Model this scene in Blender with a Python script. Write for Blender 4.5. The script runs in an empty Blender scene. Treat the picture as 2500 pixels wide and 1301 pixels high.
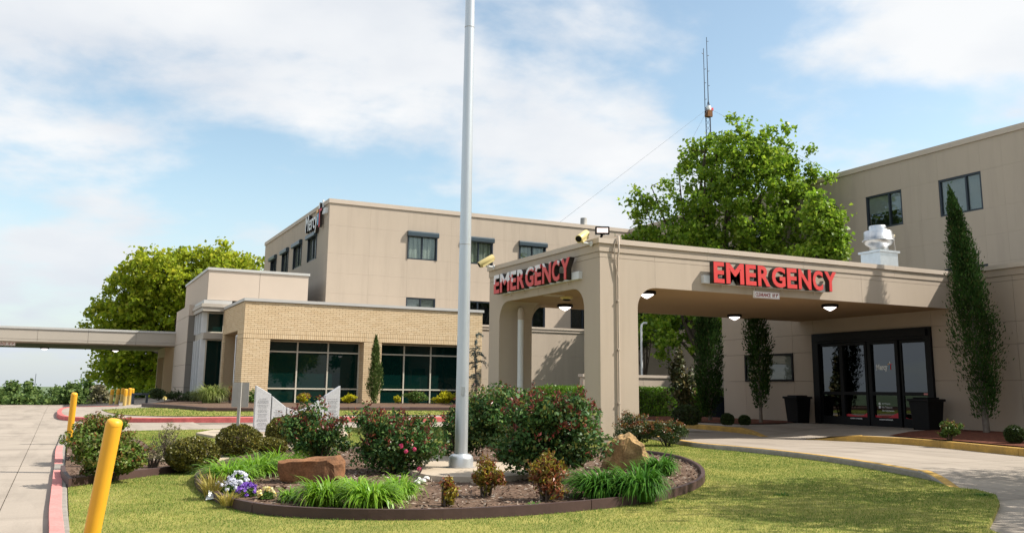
import bpy, bmesh, math, random
import numpy as np
from mathutils import Vector, Matrix
R_ = math.radians
random.seed(7); rng = np.random.default_rng(7)
scene = bpy.context.scene
COL = scene.collection

# ------------------------------------------------------------------ camera (solved from the photo's vanishing points)
F_PX, CX, CY, HEYE = 2210.3, 1250.0, 553.9, 1.2
YAW, PITCH, ROLL = R_(26.16), R_(10.15), R_(0.625)
def cam_axes():
    f = Vector((math.sin(YAW)*math.cos(PITCH), math.cos(YAW)*math.cos(PITCH), math.sin(PITCH)))
    r = Vector((math.cos(YAW), -math.sin(YAW), 0)); u = r.cross(f)
    r2 = r*math.cos(ROLL) + u*math.sin(ROLL); u2 = -r*math.sin(ROLL) + u*math.cos(ROLL)
    return r2, u2, f
CR, CU, CF = cam_axes()
cam = bpy.data.cameras.new('camera'); camo = bpy.data.objects.new('camera', cam); COL.objects.link(camo)
camo.matrix_world = Matrix(((CR.x, CU.x, -CF.x, 0), (CR.y, CU.y, -CF.y, 0), (CR.z, CU.z, -CF.z, HEYE), (0, 0, 0, 1)))
cam.sensor_width = 36; cam.lens = 36*F_PX/2500; cam.shift_y = -(650.5-CY)/2500
cam.clip_start = 0.1; cam.clip_end = 6000
scene.camera = camo

# ------------------------------------------------------------------ light and sky
SUN_HEAD, SUN_EL = R_(118.5), R_(46.0)       # heading from +Y towards +X
w = bpy.data.worlds.new('World'); scene.world = w; w.use_nodes = True
CLOUD_Z = 16.4
CLOUD_ROT = 0.19
def build_sky():
    nt = w.node_tree; N = nt.nodes; L = nt.links; N.clear()
    out = N.new('ShaderNodeOutputWorld'); bg = N.new('ShaderNodeBackground')
    sky = N.new('ShaderNodeTexSky'); sky.sky_type = 'NISHITA'; sky.sun_disc = False
    sky.sun_elevation = SUN_EL; sky.sun_rotation = SUN_HEAD
    sky.altitude = 300; sky.air_density = 1.0; sky.dust_density = 1.5; sky.ozone_density = 1.5
    tc = N.new('ShaderNodeTexCoord'); sep = N.new('ShaderNodeSeparateXYZ'); L.new(tc.outputs['Generated'], sep.inputs[0])
    # cloud layer: direction projected on a flat layer overhead
    zc = N.new('ShaderNodeMath'); zc.operation = 'MAXIMUM'; zc.inputs[1].default_value = 0.0; L.new(sep.outputs['Z'], zc.inputs[0])
    za = N.new('ShaderNodeMath'); za.operation = 'ADD'; za.inputs[1].default_value = 0.24; L.new(zc.outputs[0], za.inputs[0])
    vr = N.new('ShaderNodeVectorRotate'); vr.rotation_type = 'Z_AXIS'; vr.inputs['Angle'].default_value = CLOUD_ROT; L.new(tc.outputs['Generated'], vr.inputs['Vector']); sp2 = N.new('ShaderNodeSeparateXYZ'); L.new(vr.outputs[0], sp2.inputs[0])
    dx = N.new('ShaderNodeMath'); dx.operation = 'DIVIDE'; L.new(sp2.outputs['X'], dx.inputs[0]); L.new(za.outputs[0], dx.inputs[1])
    dy = N.new('ShaderNodeMath'); dy.operation = 'DIVIDE'; L.new(sp2.outputs['Y'], dy.inputs[0]); L.new(za.outputs[0], dy.inputs[1])
    cmb = N.new('ShaderNodeCombineXYZ'); L.new(dx.outputs[0], cmb.inputs[0]); L.new(dy.outputs[0], cmb.inputs[1]); cmb.inputs[2].default_value = CLOUD_Z
    n1 = N.new('ShaderNodeTexNoise'); n1.inputs['Scale'].default_value = 1.75; n1.inputs['Detail'].default_value = 10; n1.inputs['Roughness'].default_value = 0.55; n1.inputs['Distortion'].default_value = 0.1
    L.new(cmb.outputs[0], n1.inputs['Vector'])
    n2 = N.new('ShaderNodeTexNoise'); n2.inputs['Scale'].default_value = 0.55; n2.inputs['Detail'].default_value = 2
    L.new(cmb.outputs[0], n2.inputs['Vector'])
    ad = N.new('ShaderNodeMath'); ad.operation = 'MULTIPLY_ADD'; ad.inputs[1].default_value = 0.55; L.new(n2.outputs['Fac'], ad.inputs[0]); L.new(n1.outputs['Fac'], ad.inputs[2])
    mr = N.new('ShaderNodeMapRange'); mr.interpolation_type = 'SMOOTHSTEP'; mr.inputs['From Min'].default_value = 0.67; mr.inputs['From Max'].default_value = 0.85
    L.new(ad.outputs[0], mr.inputs['Value'])
    # soft inner shading of the clouds
    n3 = N.new('ShaderNodeTexNoise'); n3.inputs['Scale'].default_value = 2.2; n3.inputs['Detail'].default_value = 6
    L.new(cmb.outputs[0], n3.inputs['Vector'])
    cr = N.new('ShaderNodeValToRGB'); cr.color_ramp.elements[0].position = 0.34; cr.color_ramp.elements[0].color = (7.7, 8.1, 8.7, 1)
    cr.color_ramp.elements[1].position = 0.62; cr.color_ramp.elements[1].color = (9.6, 9.7, 9.8, 1)
    L.new(n3.outputs['Fac'], cr.inputs['Fac'])
    sg = N.new('ShaderNodeMix'); sg.data_type = 'RGBA'; sg.blend_type = 'MULTIPLY'; sg.inputs['Factor'].default_value = 1
    L.new(sky.outputs[0], sg.inputs['A']); sg.inputs['B'].default_value = (SKYMUL[0], SKYMUL[1], SKYMUL[2], 1)
    fm = N.new('ShaderNodeMath'); fm.operation = 'MULTIPLY'; fm.inputs[1].default_value = 0.97; L.new(mr.outputs[0], fm.inputs[0])
    mx = N.new('ShaderNodeMix'); mx.data_type = 'RGBA'; L.new(fm.outputs[0], mx.inputs['Factor'])
    L.new(sg.outputs['Result'], mx.inputs['A']); L.new(cr.outputs['Color'], mx.inputs['B'])
    # pale air towards the horizon
    hz = N.new('ShaderNodeMapRange'); hz.interpolation_type = 'SMOOTHSTEP'; hz.inputs['From Min'].default_value = -0.02; hz.inputs['From Max'].default_value = 0.26
    hz.inputs['To Min'].default_value = 0.8; hz.inputs['To Max'].default_value = 0.0; L.new(sep.outputs['Z'], hz.inputs['Value'])
    mh = N.new('ShaderNodeMix'); mh.data_type = 'RGBA'; L.new(hz.outputs[0], mh.inputs['Factor'])
    L.new(mx.outputs['Result'], mh.inputs['A']); mh.inputs['B'].default_value = (6.6, 7.3, 8.1, 1)
    L.new(mh.outputs['Result'], bg.inputs['Color']); bg.inputs['Strength'].default_value = 0.07
    L.new(bg.outputs[0], out.inputs[0])
SKYMUL = (2.5, 2.4, 2.0)
build_sky()
sl = bpy.data.lights.new('sun', 'SUN'); so = bpy.data.objects.new('sun', sl); COL.objects.link(so)
sl.energy = 5.0; sl.angle = R_(0.55); sl.color = (1.0, 0.945, 0.85)
sdir = Vector((math.sin(SUN_HEAD)*math.cos(SUN_EL), math.cos(SUN_HEAD)*math.cos(SUN_EL), math.sin(SUN_EL)))
so.rotation_euler = sdir.to_track_quat('Z', 'Y').to_euler()
scene.view_settings.view_transform = 'Standard'; scene.view_settings.look = 'None'
scene.view_settings.exposure = 0.53; scene.view_settings.gamma = 1.0; scene.view_settings.use_curve_mapping = False
scene.cycles.max_bounces = 8; scene.cycles.transparent_max_bounces = 12

# ------------------------------------------------------------------ terrain and pixel helpers
def sstep(t): t = min(max(t, 0.0), 1.0); return t*t*(3-2*t)
def zg(X, Y):
    return sstep((Y-20)/22)*(0.05+0.28*sstep((X-0.5)/5.0))
def zg_np(X, Y):
    s = np.clip((Y-20)/22, 0, 1); s = s*s*(3-2*s); t = np.clip((X-0.5)/5, 0, 1); t = t*t*(3-2*t)
    return s*(0.05+0.28*t)
def ray(px, py): return CR*((px-CX)/F_PX) - CU*((py-CY)/F_PX) + CF
def GZ(px, py, z):
    d = ray(px, py); t = (z-HEYE)/d.z; return Vector((d.x*t, d.y*t, z))
def G(px, py, off=0.0):
    z = off
    for _ in range(30):
        p = GZ(px, py, z); z = 0.5*z + 0.5*(zg(p.x, p.y)+off)
    return GZ(px, py, z)
def PX(px, py, X): d = ray(px, py); t = X/d.x; return Vector((X, d.y*t, HEYE+d.z*t))
def PY(px, py, Y): d = ray(px, py); t = Y/d.y; return Vector((d.x*t, Y, HEYE+d.z*t))
def depth(p): return (Vector(p)-Vector((0, 0, HEYE))).dot(CF)

# ------------------------------------------------------------------ objects
BASE = {}
def tag(o, label=None, cat=None, group=None, kind=None):
    if label: o['label'] = label
    if cat: o['category'] = cat
    if group: o['group'] = group
    if kind: o['kind'] = kind
    return o
def thing(name, loc, label, cat, group=None):
    o = bpy.data.objects.new(name, None); COL.objects.link(o); o.location = loc; BASE[o] = Vector(loc); o.empty_display_size = 0.2
    return tag(o, label, cat, group)
def base_of(o): return BASE.get(o, Vector((0, 0, 0)))
def link(name, me, parent=None, m=None, base=None):
    o = bpy.data.objects.new(name, me); COL.objects.link(o)
    if m is not None:
        me.materials.clear(); me.materials.append(m)
    if parent is not None:
        o.parent = parent; BASE[o] = base_of(parent)
    elif base is not None:
        o.location = base; BASE[o] = Vector(base)
    return o
def np_mesh(name, V, Fq):
    me = bpy.data.meshes.new(name); V = np.asarray(V, np.float32); Fq = np.asarray(Fq, np.int32); k = Fq.shape[1]
    me.vertices.add(len(V)); me.vertices.foreach_set('co', V.ravel())
    me.loops.add(Fq.size); me.loops.foreach_set('vertex_index', Fq.ravel())
    me.polygons.add(len(Fq)); me.polygons.foreach_set('loop_start', np.arange(0, Fq.size, k, dtype=np.int32))
    try: me.polygons.foreach_set('loop_total', np.full(len(Fq), k, np.int32))
    except Exception: pass
    me.update(calc_edges=True); return me

class MB:
    """collects boxes, tubes, prisms in world coordinates; build() links them as one mesh"""
    def __init__(s): s.v = []; s.f = []; s.sm = []
    def add(s, vs, fs, smooth=False):
        o = len(s.v); s.v += [tuple(p) for p in vs]; s.f += [tuple(i+o for i in f) for f in fs]; s.sm += [smooth]*len(fs); return s
    def box(s, x0, x1, y0, y1, z0, z1):
        v = [(x0, y0, z0), (x1, y0, z0), (x1, y1, z0), (x0, y1, z0), (x0, y0, z1), (x1, y0, z1), (x1, y1, z1), (x0, y1, z1)]
        return s.add(v, [(0, 3, 2, 1), (4, 5, 6, 7), (0, 1, 5, 4), (1, 2, 6, 5), (2, 3, 7, 6), (3, 0, 4, 7)])
    def obox(s, c, ax, ay, az, hx, hy, hz):
        c = Vector(c); v = []
        for dz in (-1, 1):
            for dx, dy in ((-1, -1), (1, -1), (1, 1), (-1, 1)): v.append(c+ax*(hx*dx)+ay*(hy*dy)+az*(hz*dz))
        return s.add(v, [(0, 3, 2, 1), (4, 5, 6, 7), (0, 1, 5, 4), (1, 2, 6, 5), (2, 3, 7, 6), (3, 0, 4, 7)])
    def prism(s, pts, e):
        """polygon pts (3-D, planar) extruded by vector e"""
        n = len(pts); e = Vector(e); v = [Vector(p) for p in pts]; v += [p+e for p in v]
        return s.add(v, [tuple(reversed(range(n))), tuple(range(n, 2*n))]+[(i, (i+1) % n, n+(i+1) % n, n+i) for i in range(n)])
    def tube(s, pts, rad, n=8, cap=True, smooth=True):
        pts = [Vector(p) for p in pts]
        if not isinstance(rad, (list, tuple)): rad = [rad]*len(pts)
        vs = []; prev = None
        for i, p in enumerate(pts):
            t = (pts[min(i+1, len(pts)-1)]-pts[max(i-1, 0)]).normalized()
            a = prev if prev is not None and abs(prev.dot(t)) < 0.95 else (Vector((1, 0, 0)) if abs(t.x) < 0.8 else Vector((0, 1, 0)))
            a = (a-t*a.dot(t)).normalized(); b = t.cross(a); prev = a
            for k in range(n):
                q = 2*math.pi*k/n; vs.append(p+(a*math.cos(q)+b*math.sin(q))*rad[i])
        fs = [(i*n+k, i*n+(k+1) % n, (i+1)*n+(k+1) % n, (i+1)*n+k) for i in range(len(pts)-1) for k in range(n)]
        s.add(vs, fs, smooth)
        if cap:
            s.add(vs[:n], [tuple(reversed(range(n)))]); s.add(vs[-n:], [tuple(range(n))])
        return s
    def lathe(s, prof, c, n=24, axis=Vector((0, 0, 1)), smooth=True):
        """prof: list of (radius, height along axis)"""
        return s.tube([Vector(c)+axis*h for _, h in prof], [max(r, 1e-4) for r, _ in prof], n, True, smooth) if False else s._lathe(prof, c, n, axis, smooth)
    def _lathe(s, prof, c, n, axis, smooth):
        c = Vector(c); a = Vector((1, 0, 0)) if abs(axis.x) < 0.8 else Vector((0, 1, 0)); a = (a-axis*a.dot(axis)).normalized(); b = axis.cross(a); vs = []
        for r, h in prof:
            for k in range(n):
                q = 2*math.pi*k/n; vs.append(c+axis*h+(a*math.cos(q)+b*math.sin(q))*max(r, 1e-4))
        fs = [(i*n+k, i*n+(k+1) % n, (i+1)*n+(k+1) % n, (i+1)*n+k) for i in range(len(prof)-1) for k in range(n)]
        s.add(vs, fs, smooth); s.add(vs[:n], [tuple(reversed(range(n)))]); s.add(vs[-n:], [tuple(range(n))]); return s
    def mesh(s, name, base=Vector((0, 0, 0)), fix=True):
        me = bpy.data.meshes.new(name); me.from_pydata([tuple(Vector(p)-base) for p in s.v], [], s.f)
        me.polygons.foreach_set('use_smooth', s.sm)
        if fix:
            bm = bmesh.new(); bm.from_mesh(me); bmesh.ops.recalc_face_normals(bm, faces=bm.faces); bm.to_mesh(me); bm.free()
        me.update(); return me
    def build(s, name, m, parent=None, base=None, bevel=0, kind=None):
        b = base_of(parent) if parent is not None else (Vector(base) if base is not None else Vector((0, 0, 0)))
        o = link(name, s.mesh(name, b), parent, m, base)
        if bevel:
            md = o.modifiers.new('bevel', 'BEVEL'); md.width = bevel; md.segments = 2; md.limit_method = 'ANGLE'; md.angle_limit = R_(40)
        if kind: o['kind'] = kind
        return o

class Frame:
    """a wall plane: u along the wall, d outwards"""
    def __init__(s, axis, c): s.axis, s.c = axis, c
    def P(s, u, z, d=0): return Vector((u, s.c-d, z)) if s.axis == 'Y' else Vector((s.c-d, u, z))
    def box(s, mb, u0, u1, z0, z1, d0, d1):
        if s.axis == 'Y': mb.box(u0, u1, s.c-d1, s.c-d0, z0, z1)
        else: mb.box(s.c-d1, s.c-d0, u0, u1, z0, z1)
        return mb

# ------------------------------------------------------------------ materials
def new_mat(name):
    m = bpy.data.materials.new(name); m.use_nodes = True; nt = m.node_tree
    return m, nt, nt.nodes['Principled BSDF'], nt.nodes['Material Output']
def setspec(b, v):
    if 'Specular IOR Level' in b.inputs: b.inputs['Specular IOR Level'].default_value = v
def pmat(name, base, rough=0.8, var=0.12, scale=3.0, bump=0.0, bscale=60.0, spec=0.3, metallic=0.0, tint=None, fine=0.0, streak=None):
    m, nt, b, out = new_mat(name); N, L = nt.nodes, nt.links
    b.inputs['Roughness'].default_value = rough; b.inputs['Metallic'].default_value = metallic; setspec(b, spec)
    g = N.new('ShaderNodeNewGeometry')
    n = N.new('ShaderNodeTexNoise'); n.inputs['Scale'].default_value = scale; n.inputs['Detail'].default_value = 6; n.inputs['Roughness'].default_value = 0.65
    src = g.outputs['Position']
    if streak:
        mp = N.new('ShaderNodeMapping'); mp.inputs['Scale'].default_value = streak; L.new(src, mp.inputs['Vector']); src = mp.outputs[0]
    L.new(src, n.inputs['Vector'])
    cr = N.new('ShaderNodeValToRGB'); t = tint or base
    cr.color_ramp.elements[0].position = 0.25; cr.color_ramp.elements[0].color = tuple(c*(1-var) for c in t)+(1,)
    cr.color_ramp.elements[1].position = 0.75; cr.color_ramp.elements[1].color = tuple(min(1, c*(1+var)) for c in base)+(1,)
    L.new(n.outputs['Fac'], cr.inputs['Fac']); colout = cr.outputs['Color']
    if fine:
        nf = N.new('ShaderNodeTexNoise'); nf.inputs['Scale'].default_value = 45; nf.inputs['Detail'].default_value = 3; L.new(g.outputs['Position'], nf.inputs['Vector'])
        mr = N.new('ShaderNodeMapRange'); mr.inputs['From Min'].default_value = 0.3; mr.inputs['From Max'].default_value = 0.7; mr.inputs['To Min'].default_value = 1-fine; mr.inputs['To Max'].default_value = 1+fine
        L.new(nf.outputs['Fac'], mr.inputs['Value'])
        mm = N.new('ShaderNodeMix'); mm.data_type = 'RGBA'; mm.blend_type = 'MULTIPLY'; mm.inputs['Factor'].default_value = 1
        L.new(colout, mm.inputs['A']); L.new(mr.outputs[0], mm.inputs['B']); colout = mm.outputs['Result']
    L.new(colout, b.inputs['Base Color'])
    if bump:
        nb = N.new('ShaderNodeTexNoise'); nb.inputs['Scale'].default_value = bscale; nb.inputs['Detail'].default_value = 4; L.new(g.outputs['Position'], nb.inputs['Vector'])
        bp = N.new('ShaderNodeBump'); bp.inputs['Strength'].default_value = bump; bp.inputs['Distance'].default_value = 0.01
        L.new(nb.outputs['Fac'], bp.inputs['Height']); L.new(bp.outputs[0], b.inputs['Normal'])
    return m
def leaf_mat(name, cols, trans=0.35, rough=0.5, spec=0.35, posvar=0.25):
    m, nt, b, out = new_mat(name); N, L = nt.nodes, nt.links
    g = N.new('ShaderNodeNewGeometry'); cr = N.new('ShaderNodeValToRGB'); el = cr.color_ramp.elements
    while len(el) < len(cols): el.new(0.5)
    for i, c in enumerate(cols): el[i].position = i/max(1, len(cols)-1); el[i].color = tuple(c)+(1,)
    L.new(g.outputs['Random Per Island'], cr.inputs['Fac'])
    n = N.new('ShaderNodeTexNoise'); n.inputs['Scale'].default_value = 1.6; n.inputs['Detail'].default_value = 2; L.new(g.outputs['Position'], n.inputs['Vector'])
    mr = N.new('ShaderNodeMapRange'); mr.inputs['From Min'].default_value = 0.3; mr.inputs['From Max'].default_value = 0.7; mr.inputs['To Min'].default_value = 1-posvar; mr.inputs['To Max'].default_value = 1+posvar
    L.new(n.outputs['Fac'], mr.inputs['Value'])
    mm = N.new('ShaderNodeMix'); mm.data_type = 'RGBA'; mm.blend_type = 'MULTIPLY'; mm.inputs['Factor'].default_value = 1
    L.new(cr.outputs['Color'], mm.inputs['A']); L.new(mr.outputs[0], mm.inputs['B'])
    L.new(mm.outputs['Result'], b.inputs['Base Color']); b.inputs['Roughness'].default_value = rough; setspec(b, spec)
    tr = N.new('ShaderNodeBsdfTranslucent'); L.new(mm.outputs['Result'], tr.inputs['Color'])
    mx = N.new('ShaderNodeMixShader'); mx.inputs[0].default_value = trans; L.new(b.outputs[0], mx.inputs[1]); L.new(tr.outputs[0], mx.inputs[2]); L.new(mx.outputs[0], out.inputs[0])
    return m
def glass_mat(name, tint, amount=0.5, rough=0.01):
    m, nt, b, out = new_mat(name); N, L = nt.nodes, nt.links
    t = N.new('ShaderNodeBsdfTransparent'); t.inputs['Color'].default_value = tuple(tint)+(1,)
    gl = N.new('ShaderNodeBsdfGlossy'); gl.inputs['Roughness'].default_value = rough; gl.inputs['Color'].default_value = (0.9, 0.95, 1, 1)
    lw = N.new('ShaderNodeLayerWeight'); lw.inputs['Blend'].default_value = 0.5
    pw = N.new('ShaderNodeMath'); pw.operation = 'POWER'; pw.inputs[1].default_value = 3.5; L.new(lw.outputs['Facing'], pw.inputs[0])
    ma = N.new('ShaderNodeMath'); ma.operation = 'MULTIPLY_ADD'; ma.inputs[1].default_value = 0.75; ma.inputs[2].default_value = 0.05+amount; ma.use_clamp = True; L.new(pw.outputs[0], ma.inputs[0])
    mx = N.new('ShaderNodeMixShader'); L.new(ma.outputs[0], mx.inputs[0]); L.new(t.outputs[0], mx.inputs[1]); L.new(gl.outputs[0], mx.inputs[2]); L.new(mx.outputs[0], out.inputs[0])
    return m
def emit_mat(name, col, strength):
    m, nt, b, out = new_mat(name); b.inputs['Base Color'].default_value = tuple(col)+(1,); b.inputs['Emission Color'].default_value = tuple(col)+(1,); b.inputs['Emission Strength'].default_value = strength
    return m
def brick_mat(name, cols):
    m, nt, b, out = new_mat(name); N, L = nt.nodes, nt.links
    g = N.new('ShaderNodeNewGeometry'); oi = N.new('ShaderNodeObjectInfo')
    a = N.new('ShaderNodeMath'); a.operation = 'ADD'; L.new(g.outputs['Random Per Island'], a.inputs[0]); L.new(oi.outputs['Random'], a.inputs[1])
    fr = N.new('ShaderNodeMath'); fr.operation = 'FRACT'; L.new(a.outputs[0], fr.inputs[0])
    cr = N.new('ShaderNodeValToRGB'); el = cr.color_ramp.elements
    while len(el) < len(cols): el.new(0.5)
    for i, c in enumerate(cols): el[i].position = i/(len(cols)-1); el[i].color = tuple(c)+(1,)
    L.new(fr.outputs[0], cr.inputs['Fac']); L.new(cr.outputs['Color'], b.inputs['Base Color']); b.inputs['Roughness'].default_value = 0.85; setspec(b, 0.2)
    return m
M = {}
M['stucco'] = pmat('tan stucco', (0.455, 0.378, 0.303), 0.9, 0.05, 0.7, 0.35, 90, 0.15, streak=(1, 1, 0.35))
M['stucco_shade'] = pmat('tan stucco with painted shade', (0.375, 0.297, 0.23), 0.9, 0.06, 0.7, 0.35, 90, 0.15, streak=(1, 1, 0.35))  # stucco darkened so the emergency wing's shade under the canopy reads deeper
M['stucco_light'] = pmat('light stucco', (0.525, 0.44, 0.365), 0.9, 0.03, 0.8, 0.2, 90, 0.15)
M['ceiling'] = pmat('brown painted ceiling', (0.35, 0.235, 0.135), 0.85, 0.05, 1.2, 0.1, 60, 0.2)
M['coping_tan'] = pmat('tan coping', (0.50, 0.42, 0.345), 0.7, 0.05, 2, 0, 1, 0.3)
M['metal_grey'] = pmat('grey metal trim', (0.46, 0.45, 0.43), 0.45, 0.05, 2, 0, 1, 0.5)
M['panel_metal'] = pmat('taupe metal panel', (0.40, 0.355, 0.30), 0.55, 0.04, 1, 0, 1, 0.4)
M['pier_shade_panel'] = pmat('taupe panel with painted shade', (0.20, 0.18, 0.155), 0.6, 0.04, 1, 0, 1, 0.3)  # taupe darkened to carry the shade on the pier's front face
M['mortar'] = pmat('mortar', (0.40, 0.30, 0.19), 0.95, 0.08, 8)
M['brick'] = brick_mat('buff brick', [(0.60, 0.45, 0.28), (0.65, 0.50, 0.32), (0.62, 0.47, 0.295), (0.67, 0.525, 0.345), (0.585, 0.435, 0.265), (0.645, 0.495, 0.32)])
M['dark'] = pmat('dark interior', (0.02, 0.02, 0.022), 0.9, 0.1, 2)
M['frame_dark'] = pmat('dark blue grey frame', (0.018, 0.026, 0.038), 0.4, 0.1, 5, 0, 1, 0.5)
M['shutter'] = pmat('shutter box metal', (0.035, 0.055, 0.07), 0.35, 0.1, 5, 0, 1, 0.5)
M['black'] = pmat('black anodised frame', (0.006, 0.006, 0.007), 0.5, 0.1, 5, 0, 1, 0.18)
M['bin'] = pmat('black plastic', (0.005, 0.005, 0.006), 0.55, 0.2, 8, 0.1, 40, 0.2)
M['mullion'] = pmat('cream mullion', (0.50, 0.46, 0.38), 0.5, 0.04, 4, 0, 1, 0.4)
M['white_trim'] = pmat('white painted metal', (0.66, 0.67, 0.68), 0.45, 0.05, 4, 0, 1, 0.4)
M['glass'] = glass_mat('window glass', (0.80, 0.84, 0.82), 0.0)
M['door_glass'] = glass_mat('door glass', (0.10, 0.115, 0.13), 0.03)
def opaque_glass(name, col, spec=0.5):
    m, nt, b, out = new_mat(name); b.inputs['Base Color'].default_value = tuple(col)+(1,); b.inputs['Roughness'].default_value = 0.015; setspec(b, spec); return m
M['teal_glass'] = opaque_glass('teal tinted glass', (0.002, 0.016, 0.0135), 0.38)
M['dark_glass'] = opaque_glass('dark glass', (0.006, 0.008, 0.008), 0.5)
M['mirror'] = opaque_glass('mirrored glass', (0.10, 0.11, 0.09), 0.8)
M['blind'] = pmat('vertical blind', (0.62, 0.60, 0.54), 0.8, 0.05, 3)
M['blind_dim'] = pmat('horizontal blind', (0.42, 0.41, 0.42), 0.8, 0.05, 3)
M['concrete'] = pmat('concrete', (0.345, 0.295, 0.245), 0.9, 0.13, 0.5, 0.25, 40, 0.2, fine=0.06)
def stain(m, strength=0.3, sc=(1.6, 0.22, 1), th=(0.48, 0.72), seed=0.0):
    nt = m.node_tree; N, L = nt.nodes, nt.links; b = N['Principled BSDF']; old = b.inputs['Base Color'].links[0].from_socket; g = N.new('ShaderNodeNewGeometry'); mp = N.new('ShaderNodeMapping'); mp.inputs['Scale'].default_value = sc; mp.inputs['Location'].default_value = (seed, seed, seed); L.new(g.outputs['Position'], mp.inputs['Vector'])
    n = N.new('ShaderNodeTexNoise'); n.inputs['Scale'].default_value = 1.0; n.inputs['Detail'].default_value = 7; n.inputs['Roughness'].default_value = 0.62; L.new(mp.outputs[0], n.inputs['Vector'])
    mr = N.new('ShaderNodeMapRange'); mr.inputs['From Min'].default_value = th[0]; mr.inputs['From Max'].default_value = th[1]; mr.inputs['To Min'].default_value = 1; mr.inputs['To Max'].default_value = 1-strength; L.new(n.outputs['Fac'], mr.inputs['Value'])
    mm = N.new('ShaderNodeMix'); mm.data_type = 'RGBA'; mm.blend_type = 'MULTIPLY'; mm.inputs['Factor'].default_value = 1; L.new(old, mm.inputs['A']); L.new(mr.outputs[0], mm.inputs['B']); L.new(mm.outputs['Result'], b.inputs['Base Color'])
stain(M['concrete'], 0.30); stain(M['concrete'], 0.28, (0.35, 1.3, 1), (0.55, 0.7), 7.0); stain(M['stucco'], 0.10, (2.2, 2.2, 0.16), (0.5, 0.75), 3.0)
M['concrete_dark'] = pmat('concrete joint', (0.19, 0.165, 0.135), 0.95, 0.15, 1)
M['pad'] = pmat('pale concrete', (0.43, 0.355, 0.27), 0.9, 0.08, 1.5, 0.2, 40, 0.2, fine=0.04)
M['kerb'] = pmat('grey concrete kerb', (0.27, 0.245, 0.215), 0.95, 0.22, 6, 0.4, 30, 0.2, fine=0.1)
M['yellow_kerb'] = pmat('worn yellow kerb paint', (0.55, 0.33, 0.075), 0.85, 0.2, 3, 0.3, 30, 0.2, tint=(0.38, 0.25, 0.09), fine=0.12)
M['red_kerb'] = pmat('worn red kerb paint', (0.56, 0.14, 0.13), 0.85, 0.22, 4, 0.3, 30, 0.2, fine=0.1)
M['red_line'] = pmat('faded red road paint', (0.60, 0.24, 0.22), 0.9, 0.18, 3, 0, 1, 0.2, fine=0.12)
M['edging'] = pmat('brown edging', (0.065, 0.036, 0.031), 0.6, 0.25, 3, 0.2, 20, 0.35)
M['bollard'] = pmat('yellow bollard', (0.72, 0.36, 0.025), 0.45, 0.07, 5, 0, 1, 0.4)
stain(M['bollard'], 0.35, (9, 9, 2.2), (0.6, 0.75), 2.0)
M['bollard_pale'] = pmat('faded yellow sleeve', (0.60, 0.42, 0.14), 0.6, 0.08, 5, 0, 1, 0.3)
M['pole'] = pmat('brushed aluminium', (0.56, 0.59, 0.62), 0.36, 0.06, 5, 0, 1, 0.5, metallic=0.6, streak=(1, 1, 0.2))
M['galv'] = pmat('galvanised steel', (0.62, 0.64, 0.66), 0.33, 0.12, 6, 0.05, 8, 0.5, metallic=0.9)
M['granite'] = pmat('grey granite', (0.43, 0.43, 0.46), 0.6, 0.08, 40, 0, 1, 0.4, fine=0.12)
M['engraved'] = pmat('engraved letters', (0.17, 0.17, 0.19), 0.9, 0.1, 5)
M['sign_back'] = pmat('grey sign back', (0.36, 0.34, 0.31), 0.6, 0.06, 5, 0, 1, 0.4)
M['letter_side'] = pmat('dark bronze return', (0.028, 0.02, 0.016), 0.5, 0.1, 5, 0, 1, 0.4)
M['letter_red'] = pmat('red acrylic face', (0.62, 0.055, 0.05), 0.35, 0.06, 3, 0, 1, 0.4)
def peeled():
    m = pmat('peeling red acrylic face', (0.62, 0.07, 0.065), 0.45, 0.08, 3); nt = m.node_tree; N, L = nt.nodes, nt.links; b = N['Principled BSDF']
    old = b.inputs['Base Color'].links[0].from_socket; g = N.new('ShaderNodeNewGeometry'); sp = N.new('ShaderNodeSeparateXYZ'); L.new(g.outputs['Position'], sp.inputs[0])
    n = N.new('ShaderNodeTexNoise'); n.inputs['Scale'].default_value = 5.5; n.inputs['Detail'].default_value = 8; n.inputs['Roughness'].default_value = 0.7; L.new(g.outputs['Position'], n.inputs['Vector'])
    h = N.new('ShaderNodeMapRange'); h.inputs['From Min'].default_value = 3.9; h.inputs['From Max'].default_value = 4.35; h.inputs['To Min'].default_value = -0.28; h.inputs['To Max'].default_value = 0.22; L.new(sp.outputs['Z'], h.inputs['Value'])
    yb = N.new('ShaderNodeMapRange'); yb.inputs['From Min'].default_value = 18.4; yb.inputs['From Max'].default_value = 22.0; yb.inputs['To Min'].default_value = -0.16; yb.inputs['To Max'].default_value = 0.1; L.new(sp.outputs['Y'], yb.inputs['Value'])
    a = N.new('ShaderNodeMath'); a.operation = 'ADD'; L.new(n.outputs['Fac'], a.inputs[0]); L.new(h.outputs[0], a.inputs[1])
    a2 = N.new('ShaderNodeMath'); a2.operation = 'ADD'; L.new(a.outputs[0], a2.inputs[0]); L.new(yb.outputs[0], a2.inputs[1])
    st = N.new('ShaderNodeMapRange'); st.inputs['From Min'].default_value = 0.52; st.inputs['From Max'].default_value = 0.54; L.new(a2.outputs[0], st.inputs['Value'])
    mx = N.new('ShaderNodeMix'); mx.data_type = 'RGBA'; L.new(st.outputs[0], mx.inputs['Factor']); L.new(old, mx.inputs['A']); mx.inputs['B'].default_value = (0.72, 0.70, 0.72, 1)
    L.new(mx.outputs['Result'], b.inputs['Base Color']); return m
M['letter_peel'] = peeled()
def flat(name, c, rough=0.5, spec=0.4): return pmat(name, c, rough, 0.03, 4, 0, 1, spec)
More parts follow.
